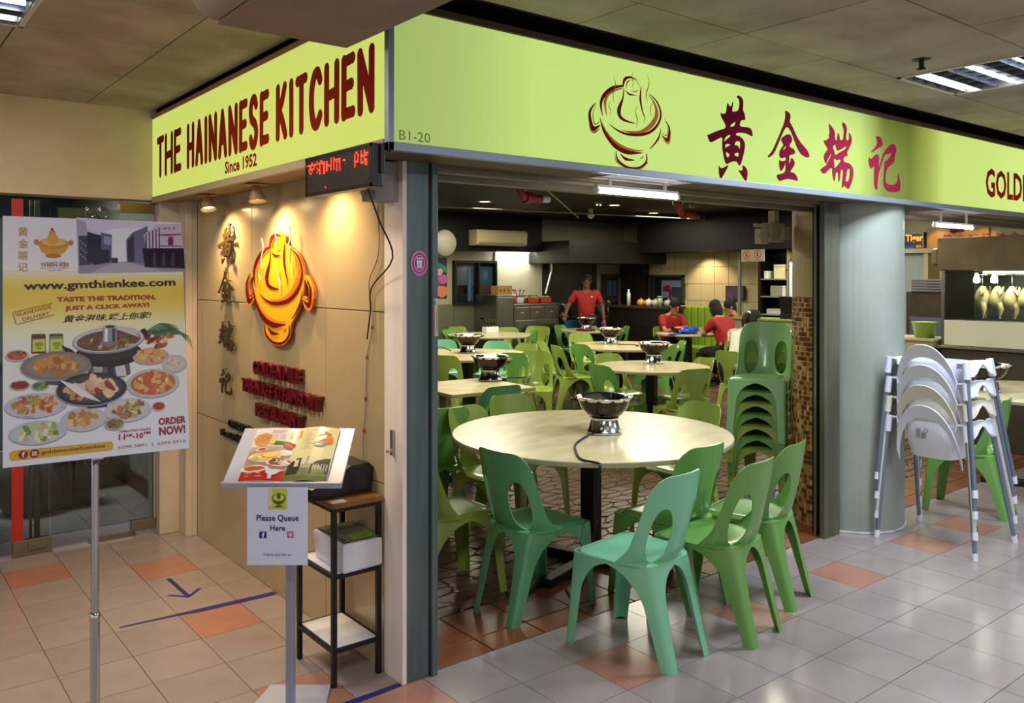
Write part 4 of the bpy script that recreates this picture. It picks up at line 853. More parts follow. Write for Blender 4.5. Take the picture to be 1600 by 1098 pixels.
CC = {'mint': mat('mint green plastic', '#7cc29a', .28, spec=.5, coat=.2, noise=.06, nscale=4), 'green': mat('leaf green plastic', '#6a9f4e', .25, spec=.5, coat=.3, noise=.06, nscale=4),
      'lime': mat('lime green plastic', '#93ab4c', .22, spec=.5, coat=.3, noise=.07, nscale=4), 'teal': mat('sea green plastic', '#5b9f70', .28, spec=.5, coat=.2, noise=.06, nscale=4)}
CC['pale'] = mat('lightened green plastic', '#8fc585', .25, spec=.5, coat=.3, noise=.06, nscale=4)  # lighter green sets the top stacked chair off in place of shading
proto = {}
for k, m_ in CC.items(): proto[k] = (CP['seat'].mesh('seat', m_), CP['backrest'].mesh('backrest', m_), [l.mesh('leg', m_) for l in CP['legs']])
def chair(x, y, phi, colour, label, group='green plastic chairs around the tables', z=0, tilt=0):
    t = thing('plastic_chair', label, 'chair', (x, y, z), math.radians(phi)-PI/2, group)
    obj('seat', proto[colour][0], None, t); obj('backrest', proto[colour][1], None, t)
    for l in proto[colour][2]: obj('leg', l, None, t)
    return t
def chair_at(u, v, phi, colour, label, target=None, group='green plastic chairs around the tables'):   # chair whose backrest top is seen at (u, v)
    p = DL(.85*F/(v-CYP), 0); d_ = .85*F/(v-CYP); p = DL(d_, (u-CXP)/F*d_)
    if target is not None: phi = math.degrees(math.atan2(target[1]-p.y, target[0]-p.x))+phi
    x, y = p.x+.285*math.cos(math.radians(phi)), p.y+.285*math.sin(math.radians(phi))
    if target is not None:
        dx, dy = x-target[0], y-target[1]; l = math.hypot(dx, dy); m_ = TR[target]-.17
        if l < m_: x, y = target[0]+dx/l*m_, target[1]+dy/l*m_
    return chair(x, min(y, 10.60 if 8.15 < x < 9.9 else 11.24), phi, colour, label, group)
T1 = (3.38, 3.53); T2 = (4.02, 5.63); T3 = (5.63, 7.915); T4 = (7.76, 10.31); T5 = (9.75, 10.15); T6 = (7.90, 7.64); T7 = (6.31, 5.72); T8 = (10.36, 8.63); T9 = (7.30, 2.55)
TR = {T1: .8, T2: .45, T3: .72, T4: .64, T5: .52, T6: .70, T7: .565, T8: .5, T9: .72}
g1 = 'chairs around the nearest round table'
def ch_feet(rx, ry, phi, c, label, g=g1): a = math.radians(phi); return chair(rx+.275*math.cos(a), ry+.275*math.sin(a), phi, c, label, g)
ch_feet(2.45, 3.235, 4, 'teal', 'sea green plastic chair in front of the nearest table, its back towards the corner post')
ch_feet(2.82, 2.345, 97, 'mint', 'pale mint green plastic chair on the grey tiles at the nearest table')
ch_feet(3.29, 2.285, 99, 'green', 'leaf green plastic chair between the mint chair and the one by the column', g1)
ch_feet(3.79, 2.425, 104, 'green', 'leaf green plastic chair nearest the round column, on the grey tiles')
ch_feet(2.22, 3.70, -2, 'lime', 'lime plastic chair half hidden by the corner post at the nearest table')
chair(3.19, 4.22, -79, 'lime', 'light green chair pushed under the far side of the nearest table, beside the square table', g1)
chair(3.66, 4.45, -98, 'lime', 'light green chair at the far side of the nearest table, behind the steamboat pot', g1)
chair(4.24, 3.62, 176, 'lime', 'light green chair at the end of the nearest table in front of the chair stack', g1)
chair(3.36, 2.93, 92, 'green', 'green chair tucked deep under the nearest table between the mint and leaf green chairs', g1)
# stack by the column
a = DL(6.10, 1.80); fl_, fd_ = -.44, -.898; fx, fy = fl_*cs+fd_*sn, -fl_*sn+fd_*cs; ph = math.degrees(math.atan2(fy, fx)); stack_n = 7
for k in range(stack_n):
    sh = -.010*(stack_n-1-k)
    chair(a.x+sh*fx, a.y+sh*fy, ph, 'pale' if k == 6 else ('green' if k % 2 else 'lime'), 'green plastic chair in the stack beside the mosaic column, '+('lowest of seven', 'second from the floor', 'third from the floor', 'middle one', 'third from the top', 'second from the top', 'topmost one, lightened in colour')[k], 'stacked green chairs', z=.082*k)
g2 = 'chairs around the square table'
chair_at(775, 601, 0, 'teal', 'dark green chair at the near corner of the square table, seen from behind', T2, g2)
chair_at(838, 549, 8, 'lime', 'broad lime chair at the far right side of the square table', T2, g2)
chair_at(803, 552, -6, 'green', 'green chair squeezed between the square table and the round table behind it', T2, g2)
chair_at(702, 640, 30, 'green', 'green chair whose seat shows between the post and the square table', T2, g2)
g3 = 'chairs around the round table behind the square one'
chair_at(703, 553, 0, 'lime', 'olive green chair beside the post, its back to the doorway, at the third table', T3, g3)
chair_at(690, 531, 0, 'mint', 'pale green chair behind the post on the far side of the third table', T3, g3)
chair_at(779, 533, 0, 'mint', 'pale mint chair beyond the third table, right of its steamboat pot', T3, g3)
chair_at(828, 537, 0, 'lime', 'shiny lime chair with bright highlights at the end of the third table', T3, g3)
g4 = 'chairs around the table before the steel cabinets'
for u, v, c, lab in ((694, 515, 'green', 'green chair beside the post at the table before the steel cabinets'), (725, 517, 'green', 'dark green chair in front of the table near the steel panels, left of its base'), (799, 518, 'green', 'dark green chair in front of the table near the steel cabinet'),
        (836, 516, 'green', 'angled green chair between the steel cabinet table and the gangway'), (733, 507, 'lime', 'small light chair beyond the table, against the steel wall panels'), (800, 507, 'lime', 'small light chair beyond the table, before the steel cabinet doors'), (692, 509, 'lime', 'light green chair nearly hidden by the post in the last row'), (846, 510, 'lime', 'pale chair facing the doorway at the end of the steel cabinet table')):
    chair_at(u, v, 0, c, lab, T4, g4)
g5 = 'chairs around the table in front of the standing man'
for u, v, c, lab in ((870, 508, 'green', 'dark green chair at the man\'s table, on the cabinet side'), (931, 511, 'green', 'dark green chair directly in front of the standing man'), (970, 510, 'green', 'green chair at the bar counter end of the man\'s table')): chair_at(u, v, 0, c, lab, T5, g5)
g6 = 'chairs around the middle round table'
chair(7.15, 8.05, -55, 'lime', 'tall lime chair standing in the gangway, turned towards the doorway', g6)
chair(7.00, 7.62, -20, 'lime', 'lime chair in the gangway beside the tall lime one, seen from the side', g6)
for u, v, d_, c, lab in ((904, 520, 0, 'lime', 'light green chair on the far side of the middle round table'), (934, 536, 0, 'green', 'dark green chair in front of the middle round table, left of its pot cord'), (1062, 533, 0, 'green', 'green chair at the bar end of the middle round table, back turned'), (1036, 537, 12, 'green', 'small green chair behind the pot of the pedestal table')): chair_at(u, v, d_, c, lab, T6, g6)
g7 = 'chairs around the small pedestal table'
for u, v, d_, c, lab in ((945, 553, 0, 'lime', 'bright lime chair at the far left of the small pedestal table'), (930, 571, 0, 'green', 'green chair seen edge-on in front of the small pedestal table'), (1092, 578, 0, 'lime', 'large olive green chair with its back to the doorway at the pedestal table'), (1106, 560, 0, 'lime', 'light chair facing the doorway at the right of the pedestal table')): chair_at(u, v, d_, c, lab, T7, g7)
g8 = 'chairs around the staff table'

# ============================================================ TABLES
marb = mat('beige marbled laminate', '#d3c79c', .24, noise=1, nscale=5, col2='#c4b588', spec=.4, nstretch=(1, 2.2, 1))
edge = mat('table edge', '#b5ab8c', .35)
def round_table(c, r, label, g='round tables'):
    t = thing('round_table', label, 'table', (c[0], c[1], 0), .3, g)
    mb = MB(); mb.lathe([(0, .722), (r-.004, .722), (r-.004, .722), (r, .727), (r, .746), (r, .746), (r-.004, .75)], 72); mb.mat = 1; mb.disc(r-.004, .75, 72); obj('tabletop', mb, [edge, marb], t)
    obj('pedestal', MB().box((-.045, -.045, .05), (.045, .045, .722), .004).box((-.2, -.2, .70), (.2, .2, .7219)), black, t)
    obj('foot', B((-r*.62, -.035, 0), (r*.62, .035, .05), .006), black, t); obj('foot', B((-.035, -r*.62, .001), (.035, -.036, .049), .006), black, t); obj('foot', B((-.035, .036, .001), (.035, r*.62, .049), .006), black, t)
    return t
round_table(T1, .80, 'large round beige table nearest the doorway with a steamboat pot'); round_table(T3, .72, 'round beige table behind the square one')
round_table(T4, .66, 'round beige table before the steel cabinets'); round_table(T5, .52, 'round table in front of the standing man'); round_table(T6, .70, 'round beige table in the middle of the room before the bar counter')
round_table(T7, .565, 'small round table on a black pedestal behind the nearest one'); round_table(T8, .50, 'small round table where the staff sit with a blue bag'); round_table(T9, .72, 'round beige table behind the stacked white high chairs')
t = thing('square_table', 'square beige table between the nearest and third tables', 'table', (T2[0], T2[1], 0), math.radians(-4))
mb = MB().box((-.39, -.39, .722), (.39, .39, .7499), .003); obj('tabletop', mb, marb, t); obj('pedestal', B((-.04, -.04, .05), (.04, .04, .722), .004), black, t); obj('foot', B((-.3, -.035, 0), (.3, .035, .05), .006), black, t)
# steamboat pots
bowlm = mat('dark polished bowl', '#3a3634', .16, 1); inner = mat('bright steel', '#d5d6da', .14, 1)
t = pot0 = thing('steamboat_pot', 'steamboat pot on the nearest round table, its black cord hanging over the edge', 'pot', (0, 0, 0), 0, 'steamboat pots on the tables')
obj('stand', MB().lathe([(.094, 0), (.102, .004), (.102, .012), (.102, .012), (.092, .02), (.076, .078), (.076, .078), (.083, .085), (.083, .092)], 32), chrome, t)
obj('bowl', MB().lathe([(.0, .09), (.06, .090), (.10, .108), (.132, .145), (.147, .185), (.152, .20)], 40), bowlm, t)
mb = MB(); rr = random.Random(1); prof = [(.150, .192), (.158, .204), (.163, .210), (.158, .213), (.146, .206), (.120, .15), (.08, .115), (.0, .108)]; mb.lathe(prof, 48)
mb.v = [(x*(1+.03*math.cos(12*math.atan2(y, x))*(1 if math.hypot(x, y) > .15 else 0)), y*(1+.03*math.cos(12*math.atan2(y, x))*(1 if math.hypot(x, y) > .15 else 0)), z) for x, y, z in mb.v]; obj('rim', mb, inner, t)
for s_ in (-1, 1): obj('handle', MB().tube([(s_*.15, -.03, .185), (s_*.185, -.02, .195), (s_*.187, .02, .195), (s_*.15, .03, .185)], .006, 6), black, t)
k_ = obj('control_panel', MB().tube([(-.02, -.082, .042), (-.02, -.095, .042)], .017, 12), black, t); obj('knob', MB().tube([(-.02, -.093, .042), (-.02, -.102, .042)], .009, 10).box((.005, -.094, .03), (.02, -.086, .05), .002), mat('knob chrome', '#d0d0d0', .2, 1), k_)
p = G(944, 676, .75); pot0.location = p; pot0.rotation_euler = (0, 0, -YAW-.05)
def pot(u, v, label, rz): p = G(u, v, .75); return dup(pot0, p, rz, label)
pot(766, 594, 'steamboat pot with a dark bowl on the square table', .3); pot(731, 551, 'steamboat pot on the third table near the post', -.5); pot(763, 514, 'steamboat pot on the table before the steel cabinets', .9); dup(pot0, (T5[0]-.12, T5[1]+.02, .75), .2, 'small steamboat pot in front of the standing man')
pot(954, 537, 'steamboat pot on the middle round table before the bar', -.4); pot(1022, 567, 'steamboat pot on the small pedestal table', .1); pot(1542, 611, 'steamboat pot on the table behind the white high chairs', -.8)
tag(obj('power_cord', MB().tube(smooth([G(925, 677, .76), G(912, 684, .757), G(900, 693, .757), G(899, 702, .757), G(908, 717, .757), (2.82, 2.89, .757), (2.795, 2.86, .74), (2.84, 2.92, .60), (2.90, 2.98, .48), (2.89, 2.99, .40), (2.86, 3.02, .2), (2.88, 3.12, .02), (2.98, 3.3, .008)]), .006, 8), rubber), 'thick black cord of the nearest steamboat pot, dropping to the floor', 'cord')
for (u, v, du, lab) in ((790, 592, 1, 'cord trailing over the square table'), (778, 511, 1, 'long cord crossing the table before the steel cabinets'), (965, 538, 1, 'bent cord hanging off the middle table'), (705, 548, 0, 'looped cord on the third table')):
    p = G(u, v, .757)
    pts = {'cord trailing over the square table': [(0, 0, 0), (.08, .05, 0), (.2, .0, 0), (.27, .06, .0)], 'long cord crossing the table before the steel cabinets': [(0, 0, 0), (.15, -.05, 0), (.35, -.12, 0), (.42, -.2, 0)], 'bent cord hanging off the middle table': [(0, 0, 0), (.13, -.12, 0), (.1, -.28, 0), (-.02, -.34, 0)], 'looped cord on the third table': [(0, 0, 0), (-.06, .05, .03), (-.14, .05, .05), (-.2, 0, .02)]}[lab]
    tag(obj('power_cord', MB().tube(smooth([p+Vector(a) for a in pts]), .006, 6), rubber), 'black pot '+lab, 'cord')
t = thing('waste_basket', 'small grey mesh bin on the floor below the stacked chairs', 'bin', DL(5.70, 1.665), 0)
t.scale = (1, 1, 1.3)
mb = MB()
for k in range(28): a = 2*PI*k/28; mb.tube([(.085*math.cos(a), .085*math.sin(a), .01), (.115*math.cos(a+.1), .115*math.sin(a+.1), .25)], .0022, 4, False)
for z in (.03, .08, .13, .18): mb.tube([((.085+.03*z/.25)*math.cos(a), (.085+.03*z/.25)*math.sin(a), z) for a in [2*PI*i/20 for i in range(21)]], .002, 4, False)
o = obj('mesh_side', mb, mat('grey blue plastic', '#8595a0', .4), t); o['kind'] = 'stuff'
obj('rim', MB().tube([(.117*math.cos(a), .117*math.sin(a), .25) for a in [2*PI*i/24 for i in range(25)]], .005, 6), mat('grey blue plastic'), t); obj('base', MB().lathe([(0, 0), (.085, 0), (.085, .02), (0, .02)], 20), mat('grey blue plastic'), t)
# ============================================================ HIGH CHAIRS
hw_ = mat('white high chair plastic', '#dfe4f0', .4, spec=.4); hwy = mat('yellowed high chair plastic', '#dcd8c8', .4, spec=.4); tubem = mat('grey steel tube', '#7d8ba0', .35, .5); foot = mat('white rubber tip', '#e6e8ec', .5); tubew = mat('white steel tube', '#cfd0cc', .4)
def high_chair(k, z):
    pl = hwy if k == 1 else hw_
    t = thing('high_chair', 'white high chair stacked by the column, '+('lowest of four', 'second from the floor, cream coloured', 'third from the floor', 'topmost')[k], 'high chair', (5.40, 2.455, z), 0, 'stacked high chairs')
    # shell: back to -x, seat tub, arms both sides
    def rimz(a):       # a: 0 at the back middle, +-1 at the arm fronts
        return .868-.30*(max(0, abs(a)-.12)/.88)**1.15*1.15 if abs(a) < 2 else 0
    rows = []
    for i in range(29):
        a = -1+2*i/28; th = a*1.35; row = []
        xo = -.285-.02*math.cos(th)+.07*(abs(a)**2.2); yo = .195*math.sin(th*1.0)/math.sin(1.35)
        ztop = .868-.31*abs(a)**2.1; band = .078-.01*abs(a)
        for j in range(4): q_ = j/3; row.append((xo+.03*q_-.02*(1-q_)*0, yo*(1-.03*q_), ztop-band*q_))
        rows.append(row)
    obj('backrest', MB().shell(rows, .007), pl, t)
    tub = []
    for j in range(8):
        q_ = j/7; row = []
        for i in range(25):
            th = 2*PI*i/24; r1 = .155+.03*(1-q_) if q_ < 1 else .155; ex = .16*(1-.25*q_**3); ey = .165*(1-.18*q_**3)
            cth, sth = math.cos(th), math.sin(th); k4 = (abs(cth)**4+abs(sth)**4)**.25; row.append((cth/k4*ex*.98-.085, sth/k4*ey*.98, .76-.20*q_-.02*(q_ == 1)))
        tub.append(row)
    obj('seat_tub', MB().shell(tub, .006).add([tuple(p) for p in tub[-1][:-1]], [list(range(24))[::-1]]), pl, t)
    for s_ in (-1, 1):
        mb = MB(); arm = []
        for i in range(9):
            q_ = i/8; arm.append([(-.25+.31*q_, s_*.175, .73), (-.25+.31*q_, s_*.18, .735+.03), (-.25+.31*q_, s_*.195, .772-.012*abs(q_-.5)), (-.25+.31*q_, s_*.245, .765), (-.25+.31*q_, s_*.262, .69+.075*math.sin(PI*q_)**4*.9)])
        mb.shell(arm if s_ > 0 else [r[::-1] for r in arm], .006); obj('armrest', mb, pl, t)
        for sx, sg in ((-1, 0), (1, 1)):
            tm_ = tubew if k == 1 else tubem; lg_ = obj('leg', MB().tube([(-.085+sx*.160, s_*.235, .75), (sx*.275, s_*.295, .02)], .0125, 10), tm_, t)
            obj('foot_tip', MB().tube([(sx*.271, s_*.293, .045), (sx*.277, s_*.297, .0)], .0155, 10), foot, lg_); obj('leg_socket', MB().tube([(-.085+sx*.158, s_*.232, .775), (-.076+sx*.172, s_*.241, .675)], .021, 10), pl, lg_)
            if k == 1: obj('tape', MB().tube([(sx*.2655, s_*.290, .08), (sx*.271, s_*.293, .05)], .0135, 10), rubber, lg_)
    if k == 0:
        pr = Print((-.244, 0, 0), (0, -1, 0), (0, 0, 1), .0005); pr.rect(-.06, .66, -.035, .72, '#b9bcc4', 8); pr.rect(-.03, .66, .0, .70, '#b5b8c0', 8); pr.ell(.0, .708, .012, .012, '#c4453a', 8); pr.ell(.0, .708, .008, .008, '#e6e2e4', 9)
        for i in range(6): pr.rect(-.058, .664+i*.009, -.038, .667+i*.009, '#55565c', 10)
        for i in range(3): pr.rect(-.028, .664+i*.011, -.004, .668+i*.011, '#55565c', 10)
        pr.build('warning_label', PRINT, t)
for k in range(4): high_chair(k, .122*k)
# chairs around the far table by the display case
g9 = 'chairs behind the high chairs'
chair(6.21, 2.67, 100, 'green', 'leaf green chair right behind the high chair legs, back to the corridor', g9)
for u, v, ph_, c, lab in ((1500, 551, 200, 'green', 'stacked green chair behind the white high chairs, before the glass case'), (1530, 553, 205, 'green', 'second green chair before the frosted glass panel'), (1568, 560, 190, 'lime', 'bright green chair arching behind the pot by the glass case'), (1600, 566, 185, 'green', 'green chair under the glass case at the edge of the photo'), (1436, 545, 180, 'green', 'green chair half hidden by the round column')):
    chair_at(u, v, ph_, c, lab, None, g9)
# ============================================================ QUEUE STAND WITH MENU
qs = thing('queue_stand', 'grey lectern stand holding an open picture menu', 'stand', (1.352, 3.075, 0), -YAW)
greym = mat('silver grey stand', '#8e95a6', .4, .4); 
oct_ = [(-.145, -.09), (-.115, .135), (.125, .135), (.145, -.09), (.09, -.16), (-.09, -.16)]
mb = MB().prism(oct_, 0, .012); obj('base_plate', mb, mat('pale stand base', '#b9c2d8', .3, .3), qs)
obj('pole', MB().tube([(0, 0, .012), (0, 0, .90)], .0185, 16), greym, qs)
tilt = math.radians(30); tm_ = Matrix.Translation((0, -.12, .872)) @ Matrix.Rotation(tilt, 4, 'X')
def tilted(mb): mb.M = tm_; return mb
obj('tray', tilted(MB()).box((-.222, 0, 0), (.222, .315, .008), .002).box((-.222, -.012, -.004), (.222, 0, .022), .002), mat('tray silver', '#a9b2c8', .35, .3), qs)
mn = thing('picture_menu', 'open glossy menu with food pictures and an old street photo', 'menu', qs.location, -YAW)
def page(side):
    rows = []
    for i in range(7):
        a = i/6; bulge = .012*math.sin(PI*a)*(1 if side > 0 else .6)+.004; x = side*a*.165+.0; rows.append([(x, .004+j*.099, .009+bulge) for j in range(4)])
    return rows if side > 0 else rows[::-1]
for s_ in (-1, 1):
    obj('page', tilted(MB()).shell(page(s_), .003), mat('menu page', '#dcdccc', .3), mn)
    pr = Print((0, 0, 0), (1, 0, 0), (0, 1, 0), .0004)
    def wp_(x, y, s_=s_): a = abs(x)/.165; return tm_ @ Vector((x, .004+y, .0115+.012*math.sin(PI*min(1, a))*(1 if s_ > 0 else .6)+.004))
    pr.warp = wp_; pr.N = (tm_.to_3x3() @ Vector((0, 0, 1)))
    if s_ < 0:
        for k in range(8): pr.grad(-.164+k*.0205, .03, -.1435+k*.0205, .296, [(0, '#9a8576'), (.5, '#a08c7c'), (.62, '#cfcad0'), (1, '#d3cfda')], 1, 12)
        for k in range(8): pr.rect(-.164+k*.0205, 0, -.1435+k*.0205, .052, '#b02a28', 2)
        pr.ell(-.125, .225, .034, .042, '#c8935a', 3, 20, .3, .1); 
        for k in range(5): pr.stroke([(-.15+k*.010, .20+.004*k), (-.142+k*.010, .255)], [.002, .002], '#a06a38', 4)
        pr.ell(-.085, .215, .012, .02, '#d8c060', 4); pr.ell(-.05, .205, .045, .012, '#4c7a3c', 3, 16, 0, .2, 1); pr.ell(-.015, .19, .025, .02, '#a8604a', 3, 12, 0, .15); pr.ell(-.115, .168, .022, .012, '#e6d8d2', 4); pr.ell(-.115, .168, .017, .008, '#b5583c', 5)
        pr.ell(-.095, .125, .062, .028, '#ded6cc', 4); pr.ell(-.09, .132, .05, .022, '#dcb85c', 5, 16, .1, .15); pr.ell(-.07, .14, .035, .016, '#e6cf7c', 6, 14, .3, .15); pr.ell(-.13, .115, .02, .01, '#a8b870', 6)
        pr.ell(-.022, .15, .03, .017, '#e2dcd8', 4); pr.ell(-.035, .098, .05, .024, '#d6cccc', 5); pr.ell(-.033, .1, .042, .019, '#8a4a34', 6, 14, 0, .2, 2)
        for k in range(12): pr.ell(-.06+.005*k, .095+.01*((k*7) % 3-1), .006, .004, ['#a8683c', '#6d7a3a', '#5a2c20'][k % 3], 7, 8)
        pr.ell(-.12, .06, .05, .02, '#dcd2cc', 7); pr.ell(-.12, .062, .04, .013, '#b05a30', 8, 14, 0, .2, 1)
        pr.poly([(-.085, .07), (-.072, .052), (-.07, .04), (-.06, .03), (-.055, .012), (-.06, .008), (-.045, .006), (-.042, .012), (-.045, .026), (-.03, .032), (-.02, .045), (-.005, .058), (-.02, .056), (-.035, .058), (-.05, .056), (-.062, .062), (-.07, .074)], '#d2d6ea', 9)
        for x, s2 in ((-.145, '白斩鸡'), (-.105, '海南'), (-.145, '鸡饭'), (-.105, '海南鸡')): pr.text(s2, x, .032 if s2 in ('白斩鸡', '海南') else .016, .008, '#f0dcd8', 9)
        pr.text('TENDER & SMOOTH', -.10, .275, .006, '#a8483c', 3, w=.06); pr.text('CHICKEN RICE', -.10, .265, .006, '#a8483c', 3, w=.045)
        for k in range(5): pr.rect(-.10, .255-k*.006, -.07, .256-k*.006, '#8a8286', 3); pr.rect(-.062, .255-k*.006, -.04, .256-k*.006, '#8a8286', 3)
        pr.rect(-.024, .235, -.013, .275, '#d9973a', 3)
    else:
        for k in range(8): pr.grad(k*.0205, 0, .0205+k*.0205, .296, [(0, '#5c6a3c'), (.1, '#7a8458'), (.2, '#8d9670'), (.3, '#d8dcc0'), (.45, '#dedcb0'), (1, '#e0dcae')], 1, 14)
        pr.rect(.012, .235, .022, .28, '#d9973a', 3); pr.text('CLAYPOT & SIDES', .03, .275, .006, '#a8683c', 3, w=.05)
        for k in range(12): pr.rect(.032, .262-k*.0085, .036, .264-k*.0085, '#b0a070', 3); pr.rect(.040, .262-k*.0085, .062+.006*(k % 3), .264-k*.0085, '#b0a070', 3)
        for k, (x, y, r_, c) in enumerate(((.105, .255, .022, '#7fa05a'), (.125, .25, .014, '#c4604c'), (.11, .235, .026, '#d98a4c'), (.135, .232, .016, '#dca04a'), (.125, .21, .028, '#d98048'), (.105, .195, .026, '#8e8e88'), (.10, .20, .015, '#56564e'))): pr.ell(x, y, r_, r_*.6, c, 3+k, 14, .2, .1, k)
        pr.poly([(.004, .03), (.004, .085), (.02, .105), (.028, .10), (.03, .115), (.05, .118), (.052, .06), (.045, .03)], '#3a4030', 3); pr.rect(.028, .07, .044, .108, '#cfd2c4', 4); pr.poly([(.09, .03), (.092, .08), (.11, .10), (.14, .115), (.16, .12), (.16, .035)], '#55604a', 3); pr.rect(.062, .035, .08, .06, '#7d8468', 3)
        for k in range(6): pr.rect(.10+k*.010, .05, .104+k*.010, .085, '#c4c8ae', 4)
        for k, s2 in enumerate('海南街'): pr.text(s2, .07, .115-k*.016, .009, '#4c5038', 4)
        pr.poly([(0, 0), (.16, 0), (.16, .03), (0, .025)], '#5d683e', 4)
    pr.build('page_print', PRINT_GLOSS, mn)
qn = thing('queue_notice', 'white notice reading Please Queue Here hanging below the menu board', 'notice', qs.location, -YAW)
obj('sheet', B((-.123, -.142, .585), (.100, -.1395, .872)), mat('white paper', '#c9d4f0', .6), qn)
pr = Print((-.123, -.1425, .585), (1, 0, 0), (0, 0, 1), .0004); W_ = .223
pr.rect(.078, .205, .147, .282, '#b8c43c', 1); pr.ell(.117, .247, .026, .017, '#4a5a1c', 2); pr.ell(.117, .249, .021, .012, '#c3cf4a', 3); pr.poly([(.093, .243), (.141, .243), (.133, .227), (.118, .221), (.100, .227)], '#4a5a1c', 2); pr.ell(.117, .254, .007, .012, '#4a5a1c', 4); pr.ell(.117, .217, .012, .004, '#4a5a1c', 3)
for k, s2 in enumerate('黄金端记'): pr.ell(.086, .273-k*.016, .006, .007, '#e8e8d0', 2); pr.text(s2, .0825, .2695-k*.016, .007, '#2a2a1c', 3)
pr.text('GOLDEN MILE', .097, .212, .004, '#3a2a14', 3, w=.04)
pr.text('Please Queue', .035, .158, .028, '#1a1e3c', 1, .022, w=.155); pr.text('Here', .085, .126, .022, '#1a1e3c', 1, .022, w=.056)
pr.poly([(.045, .099), (.070, .099), (.072, .101), (.072, .122), (.070, .124), (.047, .124), (.045, .122)], '#232c72', 1); pr.text('f', .055, .100, .020, '#e6ecff', 2, .03)
pr.rect(.148, .101, .171, .124, '#b8386c', 1); pr.rect(.153, .106, .166, .119, '#dfe4fa', 2); pr.rect(.155, .108, .164, .117, '#b8386c', 3); pr.ell(.1595, .1125, .003, .003, '#dfe4fa', 4)
pr.text('Follow and like us', .062, .034, .010, '#3a4060', 1, .008, w=.10); pr.build('notice_print', PRINT, qn)
# ============================================================ RACK BY THE POST
rk = thing('metal_rack', 'narrow black rack with a wooden top and white shelves beside the corner post', 'rack', (1.535, 3.087, 0)); RW, RD = .222, .345
for x in (0, RW-.02):
    for y in (0, RD-.02): obj('leg', B((x, y, 0), (x+.02, y+.02, .715), .001), blackmet, rk)
for z in (.135, .432, .70):
    fr = MB(); fr.box((.02, 0, z), (RW-.02, .015, z+.015)); fr.box((.02, RD-.015, z), (RW-.02, RD, z+.015)); fr.box((0, .02, z), (.015, RD-.02, z+.015)); fr.box((RW-.015, .02, z), (RW, RD-.02, z+.015)); obj('shelf_frame', fr, blackmet, rk)
for z in (.138, .435): obj('shelf', B((.016, .016, z), (RW-.016, RD-.016, z+.014)), mat('white shelf board', '#dfe1e6', .4), rk)
obj('wooden_top', B((-.004, -.004, .715), (RW+.004, RD+.004, .737), .002), mat('wood top', '#8a5f32', .4, noise=.3, nscale=5, nstretch=(9, 1, 1)), rk)
t = thing('card_terminal', 'black sloping desk printer on the rack top', 'printer', (1.632, 3.255, .7372), -PI/2)
mb = MB(); mb.M = Matrix(((0, 0, 1, 0), (1, 0, 0, 0), (0, 1, 0, 0), (0, 0, 0, 1))); mb.prism([(-.15, 0), (.12, 0), (.135, .10), (.11, .125), (.03, .12), (-.15, .045)], -.085, .085); obj('housing', mb, mat('printer black', '#101114', .25, spec=.5), t)
obj('seam', B((-.0865, -.14, .03), (-.0852, .13, .033)), mat('printer seam', '#55585e', .4), t); obj('paper_slot', B((-.03, -.03, .093), (.04, .02, .112), .003), mat('grey slot', '#777a80', .4), t)
tag(obj('paper_sheet', B((1.538, 3.088, .7372), (1.60, 3.13, .7385)), mat('printed paper', '#d0c8cc', .6, noise=.3, nscale=30)), 'loose printed sheet on the rack top in front of the printer', 'paper')
t = thing('wrapped_cartons', 'plastic-wrapped stack of folded takeaway paper on the middle shelf', 'package', (1.668, 3.215, .4492), 0)
mb = MB().box((-.092, -.14, 0), (.092, .14, .12), .012); rr = random.Random(4); mb.v = [(x+.004*math.sin(40*z+9*y), y+.006*math.sin(30*x+50*z), z*(1+.03*math.sin(20*y))) for x, y, z in mb.v]
obj('paper_stack', mb, mat('wrapped white paper', '#d3d6e2', .25, noise=.12, nscale=12, bump=.6, bscale=14, coat=.4), t)
pr = Print((0, 0, .1240), (1, 0, 0), (0, 1, 0), .0006); pr.rect(-.085, -.13, .085, .132, '#77746a', 1); pr.rect(-.03, -.115, .072, -.045, '#86b83a', 2); pr.rect(-.06, .055, .02, .112, '#6f8a3c', 2); pr.stroke([(-.078, .115), (-.076, 0), (-.07, -.115)], [.012, .010, .008], '#35224a', 3)
pr.text('GOLDEN', -.02, -.075, .018, '#4c7a1c', 3, w=.08); pr.text('MILE', -.01, -.10, .014, '#4c7a1c', 3, w=.05); pr.text('STEAMBOAT', -.05, -.01, .014, '#5a3a34', 3, w=.10); pr.text('RICE', -.04, .075, .02, '#41591c', 3, w=.05); pr.build('printed_label', PRINT, t)
